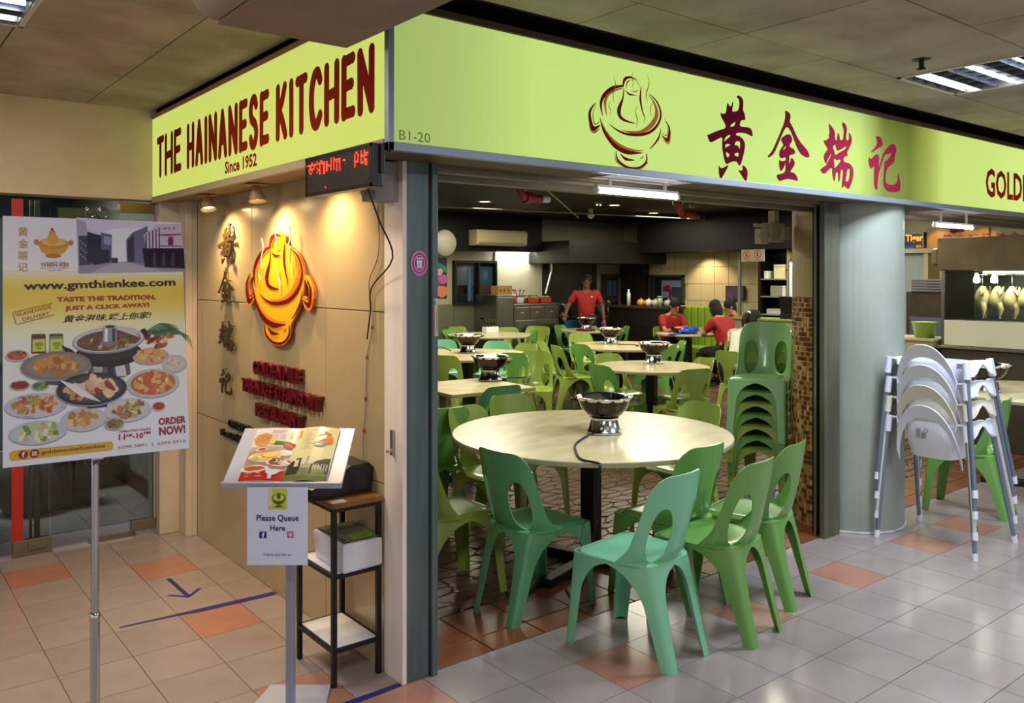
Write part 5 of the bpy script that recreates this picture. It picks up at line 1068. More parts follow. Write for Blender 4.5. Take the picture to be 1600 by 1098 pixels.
# ============================================================ TAPE ON THE FLOOR
blue = mat('blue floor tape', '#2b2472', .5, noise=.1, nscale=20)
def tape(pts, w_, label):
    pr = MB(); L, R = brush([(p[0], p[1]) for p in pts], w_, 6); n = len(L); pr.add([(x, y, .0012) for x, y in L+R], [[i, i+1, n+i+1, n+i] for i in range(n-1)])
    pr.add([(x, y, 0) for x, y in L+R], [[n+i, n+i+1, i+1, i] for i in range(n-1)]); return tag(obj('floor_tape', pr, blue), label, 'tape')
tape([(1.765, 4.205), (1.4, 4.218), (1.29, 4.228), (1.018, 4.245)], [.05, .045, .03, .012], 'long blue tape line across the alcove tiles')
t = tape([(1.765, 2.951), (1.64, 2.946), (1.45, 2.940), (1.3, 2.93)], [.03, .035, .035, .03], 'blue tape strip on the floor at the foot of the corner post')
mb = MB()
for A, B_, w_ in (((1.392, 4.765), (1.396, 4.45), .022), ((1.395, 4.43), (1.32, 4.515), .016), ((1.394, 4.43), (1.478, 4.515), .018)):
    dx, dy = B_[0]-A[0], B_[1]-A[1]; l = math.hypot(dx, dy); nx, ny = -dy/l*w_/2, dx/l*w_/2; mb.prism([(A[0]+nx, A[1]+ny), (A[0]-nx, A[1]-ny), (B_[0]-nx, B_[1]-ny), (B_[0]+nx, B_[1]+ny)], 0, .0014)
tag(obj('floor_arrow', mb, blue), 'blue tape arrow on the alcove tiles pointing at the tape line', 'arrow')
# ============================================================ RESTAURANT BACK WALL AND KITCHEN
wpan = mat('satin steel wall panel', '#8b8a74', .35, .7, noise=.15, nscale=2)
for x0, x1 in ((5.5, 6.7), (6.7, 7.94), (7.94, 9.3)): obj('steel_panel', B((x0+.003, 11.57, 0), (x1-.003, 11.60, 1.172)), wpan, bw)
t = thing('food_picture', 'purple and orange food picture on the beige wall beside the post', 'picture', (7.45, 11.575, 1.28))
obj('board', B((-.35, 0, 0), (.36, .02, .66)), black, t)
pr = Print((-.34, -.002, .01), (1, 0, 0), (0, 0, 1)); pr.rect(0, 0, .69, .64, '#2a1f38', 1); pr.poly([(.3, .62), (.69, .40), (.69, .5), (.4, .64)], '#1f8a80', 2)
for x, y, r_, c in ((.45, .12, .14, '#d98a5a'), (.6, .1, .12, '#c9744c'), (.5, .28, .12, '#6b2a7c'), (.62, .30, .10, '#b05a9c'), (.55, .42, .07, '#d8a8b8'), (.3, .2, .13, '#a85a3c')): pr.ell(x, y, r_, r_*.8, c, 3, 18, 0, .1)
pr.build('picture_print', PRINT, t)
# interior window with bluish reflections painted on its dark panes
wn = struct('window_1', MB().box((7.93, 11.50, 1.16), (8.80, 11.60, 1.20)).box((7.93, 11.50, 1.86), (8.80, 11.60, 1.90)).box((7.93, 11.5, 1.2), (7.96, 11.6, 1.86)).box((8.40, 11.5, 1.2), (8.43, 11.6, 1.86)).box((8.77, 11.5, 1.2), (8.80, 11.6, 1.86)), blackmet)
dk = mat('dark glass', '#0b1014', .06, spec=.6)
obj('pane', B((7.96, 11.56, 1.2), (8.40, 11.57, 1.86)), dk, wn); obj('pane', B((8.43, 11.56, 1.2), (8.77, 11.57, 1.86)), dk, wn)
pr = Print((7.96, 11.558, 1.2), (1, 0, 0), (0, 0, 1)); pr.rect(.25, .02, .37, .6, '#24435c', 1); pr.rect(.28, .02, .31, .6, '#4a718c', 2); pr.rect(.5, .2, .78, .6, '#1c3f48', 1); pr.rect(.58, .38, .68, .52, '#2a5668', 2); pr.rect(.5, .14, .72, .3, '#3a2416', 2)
pr.build('painted_pane_reflections', print_mat('dim printed tones', .3), wn)
t = thing('lit_wall_panel', 'large cream panel lit from its top edge', 'panel', (9.33, 11.56, 1.18))
obj('panel_face', B((-.53, 0, 0), (.53, .03, .87)), mat('cream laminate', '#c9c3a6', .4), t)
obj('light_strip', B((-.5, -.02, .862), (.42, .0, .875)), mat('strip light', '#ffffff', .4, em='#fdfff0', es=5), t)
area((9.33, 11.38, 2.05), (math.radians(25), 0, 0), .9, .05, 10, (1, 1, .9))
t = thing('air_conditioner', 'long beige wall air conditioner under the black bulkhead', 'air conditioner', (8.50, 11.0, 2.14))
mb = MB(); mb.M = Matrix(((0, 0, 1, 0), (1, 0, 0, 0), (0, 1, 0, 0), (0, 0, 0, 1))); mb.prism([(-.03, .02), (0, 0), (.19, .0), (.19, .25), (-.02, .25), (-.045, .21)], -.52, .52); obj('casing', mb, mat('aged appliance beige', '#a39675', .4), t)
obj('louvre', B((-.48, -.036, .025), (.48, -.03, .05)), mat('louvre beige', '#6b6248', .4), t)
# stove cabinet
t = thing('steel_cabinet', 'stainless steel counter cabinet with three drawers and two doors', 'cabinet', (8.725, 10.95, 0))
obj('body', B((0, 0, .08), (.99, .6, 1.14), .004), steel, t); obj('worktop', B((-.02, -.02, 1.14), (1.0, .6, 1.175), .004), steel, t); obj('plinth', B((.02, .04, 0), (.97, .6, .08)), blackmet, t)
for k in range(3): dr = obj('drawer', B((.02+k*.325, -.016, .93), (.325+k*.325, .0, 1.12), .004), steel, t); obj('handle', MB().tube([(.13+k*.325, -.02, 1.03), (.14+k*.325, -.035, 1.03), (.21+k*.325, -.035, 1.03), (.22+k*.325, -.02, 1.03)], .006, 6), chrome, dr)
for k in range(2): dr = obj('door', B((.02+k*.485, -.016, .1), (.49+k*.485, .0, .90), .004), steel, t); obj('handle', B((.43 if k == 0 else .53, -.03, .55), (.445 if k == 0 else .545, -.016, .72), .002), chrome, dr)
obj('splash_back', B((0, .56, 1.175), (.99, .6, 1.30)), steel, t)
t = thing('steel_locker', 'taller brushed steel cabinet beside the drawer counter', 'cabinet', (8.37, 10.95, 0)); obj('body', B((0, 0, 0), (.345, .6, 1.33), .004), steel, t); obj('door', B((.015, -.012, .05), (.33, 0, 1.29), .003), steel, t)
t = thing('patterned_carton', 'tan carton with three printed marks on the steel cabinet', 'box', (8.42, 10.98, 1.33)); obj('carton', B((0, 0, 0), (.29, .2, .15)), mat('tan carton', '#9a7440', .7), t)
pr = Print((0, -.002, 0), (1, 0, 0), (0, 0, 1))
for x in (.05, .13, .22): pr.ell(x, .075, .018, .03, '#4d3116', 1, 6); pr.ell(x+.015, .075, .008, .02, '#9a7440', 2, 6)
pr.build('print', PRINT, t)
t = thing('utensil_tub', 'tub of ladles and spoons on the steel counter', 'tub', (8.95, 11.1, 1.175)); obj('tub', MB().lathe([(0, 0), (.08, 0), (.1, .11), (.105, .11), (.085, .01)], 16), mat('translucent tub', '#a9aaa4', .3), t)
for k in range(7): a = k*.9; obj('utensil', MB().tube([(0, 0, .02), (.10*math.cos(a), .06*math.sin(a), .21)], .006, 6).ball((.11*math.cos(a), .066*math.sin(a), .23), .022, 8, 6, (1, .5, 1.2)), steel, t)
def crate(x, label, group='red crates of vegetables'):
    t = thing('vegetable_crate', label, 'crate', (x, 11.1, 1.176), 0, group); obj('crate', MB().box((-.13, -.09, 0), (.13, .09, .012)).box((-.13, -.09, 0), (.13, -.08, .09)).box((-.13, .08, 0), (.13, .09, .09)).box((-.13, -.09, 0), (-.12, .09, .09)).box((.12, -.09, 0), (.13, .09, .09)), mat('red crate', '#a3301c', .4), t)
    mb = MB(); r2 = random.Random(int(x*100))
    for k in range(16): mb.ball((r2.uniform(-.1, .1), r2.uniform(-.06, .06), .085+r2.random()*.03), .028, 8, 5, (1.2, 1, .6))
    o = obj('greens', mb, mat('leafy greens', '#7d9a3c', .6, noise=.3, nscale=20), t); o['kind'] = 'stuff'
crate(9.20, 'red crate of greens beside the ladle tub'); crate(9.48, 'red crate of greens at the end of the steel counter')
t = thing('red_bucket', 'small red container left of the ladles', 'container', (8.79, 11.05, 1.176)); obj('bucket', MB().lathe([(0, 0), (.04, 0), (.05, .14), (.0, .14)], 14), mat('red crate'), t); obj('lid', MB().lathe([(0, .14), (.055, .14), (.05, .155), (0, .158)], 14), mat('white enamel'), t)
# kitchen pass: steel splash-back, flue, dark work counter
sb = struct('trim_14', MB().box((9.88, 11.52, .9), (11.18, 11.6, 2.06)), mat('dark steel lining', '#3d4440', .35, .6, noise=.3, nscale=3), 'dark steel wall lining of the kitchen')
t = thing('flue_strip', 'bent bright steel strip beside the cream panel', 'duct', (9.95, 11.45, 0)); obj('strip', MB().tube([(.03, 0, 2.04), (.03, 0, 1.72)], .035, 8).tube([(.03, 0, 1.72), (-.08, .03, 1.32)], .028, 8), chrome, t)
t = thing('prep_counter', 'low dark work counter behind the standing man', 'counter', (10.0, 11.12, 0)); obj('body', B((0, 0, 0), (1.35, .38, .88), .004), mat('dark counter', '#20211f', .5), t); obj('worktop', B((-.01, -.01, .88), (1.36, .38, .91), .003), steel, t); obj('blue_panel', B((.0, -.012, .55), (.28, -.002, .86), .004), mat('blue plastic', '#2a86ad', .4), t)
def stock(x, y, z, r, h, label, m_): tt = thing('cooking_pot', label, 'pot', (x, y, z), 0, 'pots on the kitchen counters'); obj('body', MB().lathe([(0, 0), (r, 0), (r, h), (r, h), (r*1.05, h+.005), (r*.3, h+.03), (0, h+.03)], 18), m_, tt); obj('handle', MB().tube([(-r*1.0, 0, h*.7), (-r*1.25, 0, h*.75), (-r*1.25, 0, h*.6), (-r*1.0, 0, h*.6)], .008, 6), m_, tt); return tt
stock(10.15, 11.28, .91, .12, .22, 'steel stock pot on the counter by the man\'s arm', steel); stock(11.05, 11.28, .91, .10, .26, 'tall steel tin behind the man', steel); stock(11.24, 11.28, .91, .07, .26, 'narrow steel tin behind the man near the corner', steel)
# bar counter, x-face towards the room
t = thing('bar_counter', 'long dark brown bar counter with horizontal grooves', 'counter', (10.78, 9.50, 0))
dw = mat('dark brown laminate', '#1e1511', .4, noise=.3, nscale=4); obj('body', B((0, 0, 0), (.5, 1.30, 1.08), .004), dw, t); obj('worktop', B((-.04, -.03, 1.08), (.53, 1.33, 1.12), .004), mat('worktop brown', '#3a2d24', .3), t)
for z in (.3, .55, .8): obj('groove_strip', B((-.006, .01, z), (0, 1.29, z+.008)), mat('groove brown', '#33261c', .4), t)
def kettle(y, c, label, k): tt = thing('teapot', label, 'teapot', (10.98, y, 1.12), 1.2, 'pots along the bar counter'); m_ = mat('glaze '+c, c, .2, spec=.6); obj('body', MB().lathe([(0, 0), (.05, 0), (.075, .04), (.07, .085), (.03, .115), (0, .118)], 18), m_, tt); obj('lid_knob', MB().ball((0, 0, .128), .013, 8, 6), m_, tt); obj('spout', MB().tube([(.06, 0, .05), (.10, 0, .09), (.11, 0, .11)], [.014, .009, .007], 8), m_, tt); obj('handle', MB().tube([(-.06, 0, .09), (-.105, 0, .085), (-.10, 0, .04), (-.065, 0, .035)], .007, 6), m_, tt)
kettle(10.20, '#c9a43c', 'yellow teapot on the bar counter', 0); kettle(10.02, '#cfcbb8', 'white teapot beside the yellow one on the bar', 1); kettle(9.86, '#b9b5a0', 'cream jug-like teapot, third along the bar counter', 2); kettle(9.58, '#9a9a98', 'steel teapot near the end of the bar counter', 3)
t = thing('bottle', 'slim white bottle standing at the far end of the bar', 'bottle', (10.98, 10.50, 1.12)); obj('body', MB().lathe([(0, 0), (.033, 0), (.033, .2), (.015, .25)], 14), white, t); obj('cap', MB().lathe([(.015, .25), (.016, .285), (0, .285)], 12), mat('white cap', '#f2f2ea', .4), t)
t = thing('jar', 'green capped glass jar on the bar counter', 'jar', (10.93, 9.72, 1.12)); obj('body', MB().lathe([(0, 0), (.045, 0), (.045, .15), (.0, .15)], 14), mat('pale jar', '#8e9c78', .2), t); obj('lid', MB().lathe([(0, .15), (.047, .15), (.047, .18), (0, .18)], 14), mat('green lid', '#6f8f3c', .4), t)
t = thing('plate_stack', 'stack of blue-grey trays near the end of the bar', 'trays', (11.14, 9.75, 1.12))
for k in range(5): obj('tray', B((-.12, -.12, k*.018), (.12, .12, k*.018+.012), .003), mat('blue grey tray', '#4a6670', .4), t)
# dark column, serving hatches in the tiled wall
struct('trim_15', MB().box((11.82, 10.95, 0), (12.0, 11.50, 2.1)), mat('dark timber cladding', '#2c1d15', .35, noise=.3, nscale=4, nstretch=(6, 6, 1)), 'dark timber clad pier at the corner')
spot((11.55, 11.2, 2.02), (11.85, 11.22, 1.2), 12, WARM, 90)
tile_c = mat('cream wall tile', '#c3b58f', .3, noise=.05, nscale=2, var=.03)
wr = bpy.data.objects['wall_right']
def wtile(y0, y1, z0, z1): obj('wall_tile', B((11.985, y0+.004, z0+.004), (12.01, y1-.004, z1-.004), .002), tile_c, wr)
for a in range(9):
    for b in range(8):
        y = 8.2+a*.30; z = b*.3
        if 10.05 < y+.15 < 10.95 and 1.1 < z+.15 < 1.6: continue
        if y+.3 < 10.95: wtile(y, y+.3, z, min(z+.3, 2.06))
h = struct('window_2', MB().box((11.93, 10.06, 1.10), (12.0, 10.10, 1.66)).box((11.93, 10.86, 1.10), (12.0, 10.90, 1.66)).box((11.93, 10.06, 1.62), (12.0, 10.90, 1.66)).box((11.93, 10.06, 1.10), (12.0, 10.90, 1.14)), mat('olive steel frame', '#44473a', .4, .4))
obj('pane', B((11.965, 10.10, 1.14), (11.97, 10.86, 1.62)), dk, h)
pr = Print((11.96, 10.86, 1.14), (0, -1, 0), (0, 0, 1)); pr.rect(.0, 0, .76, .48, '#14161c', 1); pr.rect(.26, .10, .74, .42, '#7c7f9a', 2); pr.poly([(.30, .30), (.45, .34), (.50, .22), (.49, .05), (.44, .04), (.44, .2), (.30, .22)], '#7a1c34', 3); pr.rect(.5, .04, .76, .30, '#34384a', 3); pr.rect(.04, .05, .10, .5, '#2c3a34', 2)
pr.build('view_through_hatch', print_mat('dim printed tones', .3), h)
h = struct('window_3', MB().box((11.36, 11.50, .90), (11.80, 11.6, .94)).box((11.36, 11.5, 1.62), (11.80, 11.6, 1.68)).box((11.36, 11.5, .94), (11.40, 11.6, 1.62)), mat('olive steel frame'))
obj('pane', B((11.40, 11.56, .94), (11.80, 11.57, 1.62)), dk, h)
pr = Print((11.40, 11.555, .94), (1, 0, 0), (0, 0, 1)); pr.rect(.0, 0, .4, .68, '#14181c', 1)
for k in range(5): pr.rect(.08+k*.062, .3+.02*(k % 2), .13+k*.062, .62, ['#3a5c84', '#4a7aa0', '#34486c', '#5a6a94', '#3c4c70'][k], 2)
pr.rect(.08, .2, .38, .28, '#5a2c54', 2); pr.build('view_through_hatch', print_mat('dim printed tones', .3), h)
spot((11.6, 9.5, 2.02), (11.99, 9.45, 1.2), 34, (1, .75, .45), 110)
t = thing('television', 'small flat screen on the cream tiled wall', 'television', (11.90, 8.72, 1.24)); obj('casing', B((0, 0, 0), (.05, .38, .235), .004), black, t); obj('screen', B((-.002, .015, .015), (0, .365, .22)), mat('tv picture', '#3a2f3c', .15, em='#57404e', es=.5, noise=.5, nscale=8), t); obj('wall_arm', B((.05, .15, .08), (.085, .22, .15)), black, t)
t = thing('steel_pole', 'thin steel pole from floor to ceiling beside the small screen', 'pole', (11.5, 8.50, 0)); obj('pole', B((0, 0, 0), (.04, .05, 2.06), .003), mat('pole grey', '#8a8a80', .4, .5), t); obj('base', B((-.02, -.02, 0), (.06, .07, .01)), mat('pole grey'), t)
t = thing('banquette', 'lime green padded bench back with upright channels below the tiled wall', 'bench', (11.72, 8.75, 0)); lg_ = mat('lime upholstery', '#7d9a2a', .5)
obj('seat', B((-.45, 0, .1), (.0, 1.35, .45), .03), lg_, t)
for k in range(9): obj('channel', B((-.08, k*.15+.003, .40), (.06, k*.15+.147, 1.12), .03), lg_, t)
t = thing('prohibition_sign', 'beige sign with two red crossed-out pictograms hanging by the pole', 'sign', (11.0, 7.69, 1.866)); obj('board', B((0, 0, 0), (.012, .42, .185)), mat('sign beige', '#9c8c78', .5), t)
pr = Print((-.002, .42, 0), (0, -1, 0), (0, 0, 1))
for x in (.10, .30):
    pr.ell(x, .11, .062, .062, '#8a2824', 1, 24); pr.ell(x, .11, .050, .050, '#b3a08a', 2, 24); pr.poly([(x-.02, .075), (x+.012, .075), (x+.012, .12), (x+.03, .14), (x-.005, .145), (x-.02, .11)], '#3a2a26', 3); pr.poly([(x-.044, .145), (x-.036, .153), (x+.044, .075), (x+.036, .067)], '#8a2824', 4)
pr.text('NO SMOKING', .04, .016, .014, '#4a3630', 2, w=.12); pr.text('NO OUTSIDE FOOD', .23, .016, .014, '#4a3630', 2, w=.15); pr.build('pictograms', PRINT, t); obj('hanging_wire', MB().tube([(.006, .02, .185), (.006, .02, .8)], .002, 5).tube([(.006, .4, .185), (.006, .4, .8)], .002, 5), blackmet, t)
# cashier corner
t = thing('cashier_shelf', 'black open shelf unit crowded with boxes and papers behind the cashier', 'shelf', (11.3, 7.35, 0))
obj('back_board', B((.3, -.6, 0), (.33, .85, 2.05)), blackmet, t)
for z in (.75, 1.05, 1.33, 1.6): obj('shelf_board', B((0, .15, z-.02), (.3, .62, z)), mat('grey shelf', '#6d7068', .4), t)
obj('upright', B((0, .62, 0), (.3, .66, 2.05)), blackmet, t); obj('upright', B((0, .11, 0), (.3, .15, 2.05)), mat('warm upright', '#7a6a48', .5), t)
t2 = [('gift_box', 'cream box with a gold mark on the top cashier shelf', .30, 1.60, .2, .22, '#cfc68e'), ('carton', 'grey carton on the middle cashier shelf', .36, 1.33, .2, .16, '#7c7a66'), ('white_box', 'small white box beside the cream box on the cashier shelf', .54, 1.60, .07, .12, '#d6d8d0'), ('paper_tray', 'tray of papers on the lower cashier shelf', .38, 1.05, .3, .08, '#a9a99c'), ('card_reader', 'black machine on the lowest cashier shelf', .32, .75, .2, .14, '#17181a'), ('cup_stack', 'stack of white cups on the middle cashier shelf', .22, 1.33, .06, .16, '#c4c8c8')]
for n_, lab, y, z, w2, h2, c in t2:
    tt = thing(n_, lab, n_.replace('_', ' '), (11.36, 7.35+y, z)); obj('body', B((-.03, -w2/2, 0), (.12, w2/2, h2), .004), mat('box '+c, c, .5, noise=.1, nscale=20), tt); obj('top_edge', B((-.032, -w2/2, h2*.82), (-.03, w2/2, h2*.86)), mat('box line', '#6d6a5c', .5), tt)
t = thing('notice_board', 'white notices and a calendar page reading 11 pinned behind the cashier', 'notices', (11.28, 6.72, 1.2)); obj('board', B((0, 0, 0), (.02, .72, .65)), mat('pale blue board', '#b4c8d2', .5), t)
pr = Print((-.002, .72, 0), (0, -1, 0), (0, 0, 1)); pr.rect(.03, .42, .21, .64, '#c4dce6', 1); pr.text('11', .07, .49, .10, '#1f5a74', 2, .02); pr.rect(.24, .44, .48, .64, '#cfd8d4', 1); pr.ell(.30, .54, .03, .04, '#7a8480', 2); pr.rect(.05, .26, .17, .38, '#d3c6cc', 1); pr.rect(.07, .31, .15, .35, '#a8485c', 2); pr.rect(.22, .02, .54, .40, '#c6dae2', 1); pr.rect(.5, .1, .62, .22, '#3a4248', 2)
for k in range(8): pr.rect(.25, .06+k*.04, .48, .065+k*.04, '#8fa4b0', 2)
pr.build('notices_print', PRINT, t)
area((11.0, 7.2, 2.03), (0, 0, 0), .5, .1, 9, (.95, 1, 1))
t = thing('cashier_counter', 'cashier counter with a white front', 'counter', (10.75, 6.5, 0)); obj('body', B((0, 0, 0), (.4, 1.6, .98), .004), mat('counter cream', '#a39a80', .4), t); obj('worktop', B((-.03, -.03, .98), (.43, 1.63, 1.01), .003), mat('worktop lime', '#7f8f4c', .4), t)
t = thing('cash_register', 'black screen and register on the cashier counter', 'register', (10.95, 7.2, 1.01)); obj('base', B((-.1, -.12, 0), (.12, .12, .08), .005), black, t); mb = MB(); mb.M = Matrix.Rotation(-.2, 4, 'Y'); mb.box((-.03, -.14, .08), (0, .14, .34), .005); obj('screen', mb, black, t)
t = thing('paper_bag', 'tan paper bag with an orange pot mark on the cashier counter', 'bag', (10.95, 6.80, 1.01)); obj('bag', B((-.05, -.1, 0), (.06, .1, .30), .006), mat('tan bag', '#a8946a', .7), t)
pr = Print((-.052, .1, 0), (0, -1, 0), (0, 0, 1)); pr.ell(.1, .19, .05, .022, '#b5651c', 1); pr.poly([(.05, .19), (.15, .19), (.13, .15), (.07, .15)], '#b5651c', 1); pr.ell(.1, .215, .018, .025, '#b5651c', 2); pr.text('STEAMBOAT', .05, .11, .014, '#7a4a1c', 2, w=.1); pr.build('mark', PRINT, t)
t = thing('dried_flowers', 'bunch of dark red dried flowers on top of the cashier shelf', 'flowers', (11.33, 7.42, 1.62)); mb = MB(); rr = random.Random(8)
for k in range(30): p = Vector((rr.uniform(-.05, .05), rr.uniform(-.12, .1), rr.uniform(.1, .3))); mb.ball(p, .012, 6, 4)
o = obj('petals', mb, mat('dried petals', '#4d1c22', .7), t); o['kind'] = 'stuff'; obj('stems', MB().tube([(0, 0, 0), (.01, .02, .12)], .006, 5).tube([(0, 0, 0), (.02, -.05, .2)], .004, 5), mat('stem brown', '#3a2a1c', .7), t)
# ceiling services
redp = mat('red fire pipe', '#8c1f1c', .35)
for (x, y, z), lab, lk in (((2.98, 3.62, 2.10), 'red elbow of fire pipe with a white cap above the doorway', '#b9c4c8'), ((4.30, 3.62, 2.07), 'red elbow of fire pipe with a black valve beside the bright tube', '#17181a'), ((7.42, 3.30, 2.06), 'red fire pipe over the glass display case', '#8c1f1c')):
    t = thing('fire_pipe', lab, 'pipe', (x, y, z)); obj('pipe', MB().tube([(-.06, 0, .56), (-.06, 0, .06), (-.05, 0, .01), (-.02, 0, -.015), (.03, 0, -.02), (.10, 0, -.02)], .024, 10), redp, t)
    obj('coupling', MB().tube([(-.015, 0, -.016), (.02, 0, -.02)], .033, 12).tube([(-.06, 0, .04), (-.06, 0, .08)], .033, 12), redp, t); obj('end_cap', MB().tube([(.10, 0, -.02), (.155, 0, -.02)], .020, 12), mat('cap '+lk, lk, .3), t)
cond = mat('beige conduit', '#8f8a78', .5)
for k, (a, b) in enumerate((((4.2, 5.0, 2.58), (6.6, 4.8, 2.58)), ((4.5, 6.3, 2.59), (8.6, 5.2, 2.59)), ((5.2, 6.2, 2.57), (9.2, 9.9, 2.57)), ((6.0, 9.6, 2.58), (11.2, 9.0, 2.58)), ((3.9, 6.4, 2.58), (7.4, 6.9, 2.58)))):
    tag(obj('conduit', MB().tube([a, b], .009, 6).tube([a, (a[0], a[1], 2.665)], .006, 5).tube([b, (b[0], b[1], 2.655)], .006, 5), cond), ('thin beige conduit under the black ceiling just inside the doorway', 'thin conduit running over the third table', 'long thin conduit slanting towards the bar', 'conduit under the black ceiling near the back wall', 'thin conduit crossing the ceiling above the square table')[k], 'conduit')
for x, y, lab in ((3.35, 4.55, 'small beige junction fitting under the black ceiling beside the post'), (6.35, 6.6, 'small beige ceiling fitting near the second downlight'), (7.9, 8.1, 'small beige ceiling fitting deeper in the room'), (9.2, 7.6, 'small beige ceiling fitting before the tiled wall')):
    t = thing('ceiling_fitting', lab, 'fitting', (x, y, 2.60), 0, 'beige ceiling fittings'); obj('box', MB().box((-.05, -.03, 0), (.05, .03, .035), .004), cond, t); obj('stem', MB().tube([(0, 0, .03), (0, 0, .065)], .008, 6), cond, t); obj('lamp_holder', MB().tube([(-.03, 0, -.02), (-.03, 0, 0)], .012, 8).tube([(.03, 0, -.02), (.03, 0, 0)], .012, 8), cond, t)
for x, y, lab in ((6.9, 9.3, 'warm round downlight above the air conditioner'), (8.7, 8.6, 'warm round downlight over the middle of the room'), (4.3, 5.6, 'round downlight over the square table'), (7.4, 5.2, 'round downlight above the pedestal table'), (10.3, 9.3, 'round downlight over the bar counter')):
    t = thing('downlight', lab, 'downlight', (x, y, 2.66), 0, 'restaurant downlights'); obj('bezel', MB().lathe([(.07, 0), (.10, -.004), (.105, 0)], 24), cond, t); obj('bulb', MB().lathe([(0, -.001), (.07, -.001)], 20), mat('downlight glow', '#ffe2b0', .5, em='#ffcf8a', es=7), t)
t = thing('dome_camera', 'small white dome camera on the black ceiling', 'camera', (8.9, 9.3, 2.56)); obj('dome', MB().ball((0, 0, 0), .05, 14, 8), mat('camera white', '#b5b5ac', .3), t); obj('mount', MB().tube([(0, 0, .02), (0, 0, .10)], .035, 12), mat('camera white'), t)
t = thing('switch_box', 'beige electrical boxes with a looped grey cable at the top of the column', 'electrical box', (4.99, 3.42, 1.88))
t.scale = (.85, .85, .85)
bx = mat('switch beige', '#a89c7c', .5); obj('box', B((-.10, -.05, .0), (.09, .04, .15), .005), bx, t); obj('small_box', B((.03, -.085, .02), (.12, -.045, .12), .004), bx, t); obj('bracket', B((-.26, -.02, .11), (-.09, .0, .14), .003), bx, t); obj('side_box', B((-.2, -.03, -.02), (-.1, .03, .10), .004), bx, t)
obj('cable', MB().tube([(-.08, -.07, .17), (-.14, -.09, .06), (-.22, -.08, -.01), (-.25, -.04, .03), (-.2, -.04, .07)], .005, 6), mat('grey cable'), t); obj('riser', B((-.02, -.03, .15), (.04, .03, .25)), bx, t)
t = thing('wall_fan', 'round beige wall fan half hidden behind the post', 'fan', (7.43, 11.1, 2.16)); obj('guard', MB().lathe([(.20, 0), (.215, .03), (.2, .06), (.05, .075), (0, .075)], 24), cond, t); t.rotation_euler = (PI/2, 0, 0); obj('arm', MB().tube([(0, 0, 0), (0, -.0, -.12)], .02, 8), cond, t)

# ============================================================ RIGHT SIDE: DISPLAY CASE, DOOR, LIT SIGNS
brz = mat('brown steel hood', '#84745a', .35, .5, noise=.3, nscale=3, bump=.04, bscale=6)
t = thing('display_case', 'tall glass display case with a brown steel hood and frosted lower panel', 'display case', (8.5, 2.30, 0))
LY = 1.60
obj('hood', B((-.02, -.02, 1.70), (.8, LY+.03, 2.02), .006), brz, t); obj('end_cap', B((.02, LY+.03, 1.74), (.5, LY+.12, 1.92), .03), brz, t)
obj('base_cabinet', B((0, 0, 0), (.78, LY, .94), .004), mat('case base', '#4d463a', .4, .3), t); obj('counter_edge', B((-.04, -.02, .94), (.8, LY+.02, .965), .003), chrome, t)
for x, y in ((0, 0), (0, LY-.025), (.755, 0), (.755, LY-.025), (0, LY/2)): obj('corner_post', B((x, y, .965), (x+.025, y+.025, 1.70)), steel, t)
obj('glass', B((.004, .03, 1.22), (.010, LY-.03, 1.70)), GL, t); obj('frosted_panel', B((.002, .026, .97), (.012, LY-.026, 1.215)), mat('frosted panel', '#ded9bc', .3, noise=.1, nscale=2), t); obj('back_panel', B((.76, .02, .97), (.77, LY-.02, 1.69)), mat('case back', '#6f7774', .3, .3), t); obj('side_glass', B((.03, LY-.012, .97), (.75, LY-.006, 1.70)), GL, t)
obj('shelf', B((.03, .03, 1.20), (.75, LY-.03, 1.215)), steel, t); obj('hanging_rail', MB().tube([(.3, .05, 1.66), (.3, LY-.05, 1.66)], .010, 8), chrome, t)
obj('case_lamp', MB().tube([(.10, .05, 1.68), (.10, LY-.35, 1.68)], .010, 8), mat('bright tube', '#ffffff', .4, em='#ffffff', es=10), t)
area((8.62, 3.0, 1.67), (0, 0, 0), .1, 1.2, 16, (1, .95, .85))  # light added inside the case to brighten its panels
for y in (1.36, 1.20): obj('heat_bulb', MB().lathe([(.012, .09), (.02, .06), (.032, .03), (.03, 0), (0, -.012)], 14, (.22, y, 1.585)), mat('bulb glow', '#fff4e0', .4, em='#ffe8c8', es=14), t)
ck = mat('poached chicken skin', '#d9c08c', .35, noise=.25, nscale=14, spec=.5, coat=.3)
def chicken(y, k):
    t = thing('hanging_chicken', 'poached chicken hanging in the glass case, '+('first on the side of the bright bulbs', 'second from the bright bulbs', 'middle one of the row', 'second from the far end of the row', 'last one of the row')[k], 'chicken', (8.80, y, 1.33), .3*k, 'chickens hanging in the case')
    mb = MB(); mb.lathe([(.0, -.02), (.035, 0), (.062, .05), (.068, .11), (.055, .16), (.035, .195), (.022, .215), (.0, .22)], 16); mb.v = [(x*(1.15 if x > 0 else .9), y_*1.05*(1+.1*math.sin(20*z)), z) for x, y_, z in mb.v]; obj('body', mb, ck, t)
    for s_ in (-1, 1):
        obj('wing', MB().tube([(s_*.045, -.01, .17), (s_*.078, -.03, .13), (s_*.07, -.045, .19), (s_*.045, -.05, .21)], [.018, .014, .011, .006], 8), ck, t)
        obj('drumstick', MB().tube([(s_*.035, -.02, .05), (s_*.05, -.035, .0), (s_*.03, -.02, -.075), (s_*.03, -.02, -.10)], [.03, .028, .010, .008], 8), ck, t)
    obj('hook', MB().tube([(0, 0, .21), (0, 0, .30), (.012, 0, .33), (0, 0, .345)], .003, 5), chrome, t)
for k, y in enumerate((3.64, 3.50, 3.37, 3.24, 3.11)): chicken(y, k)
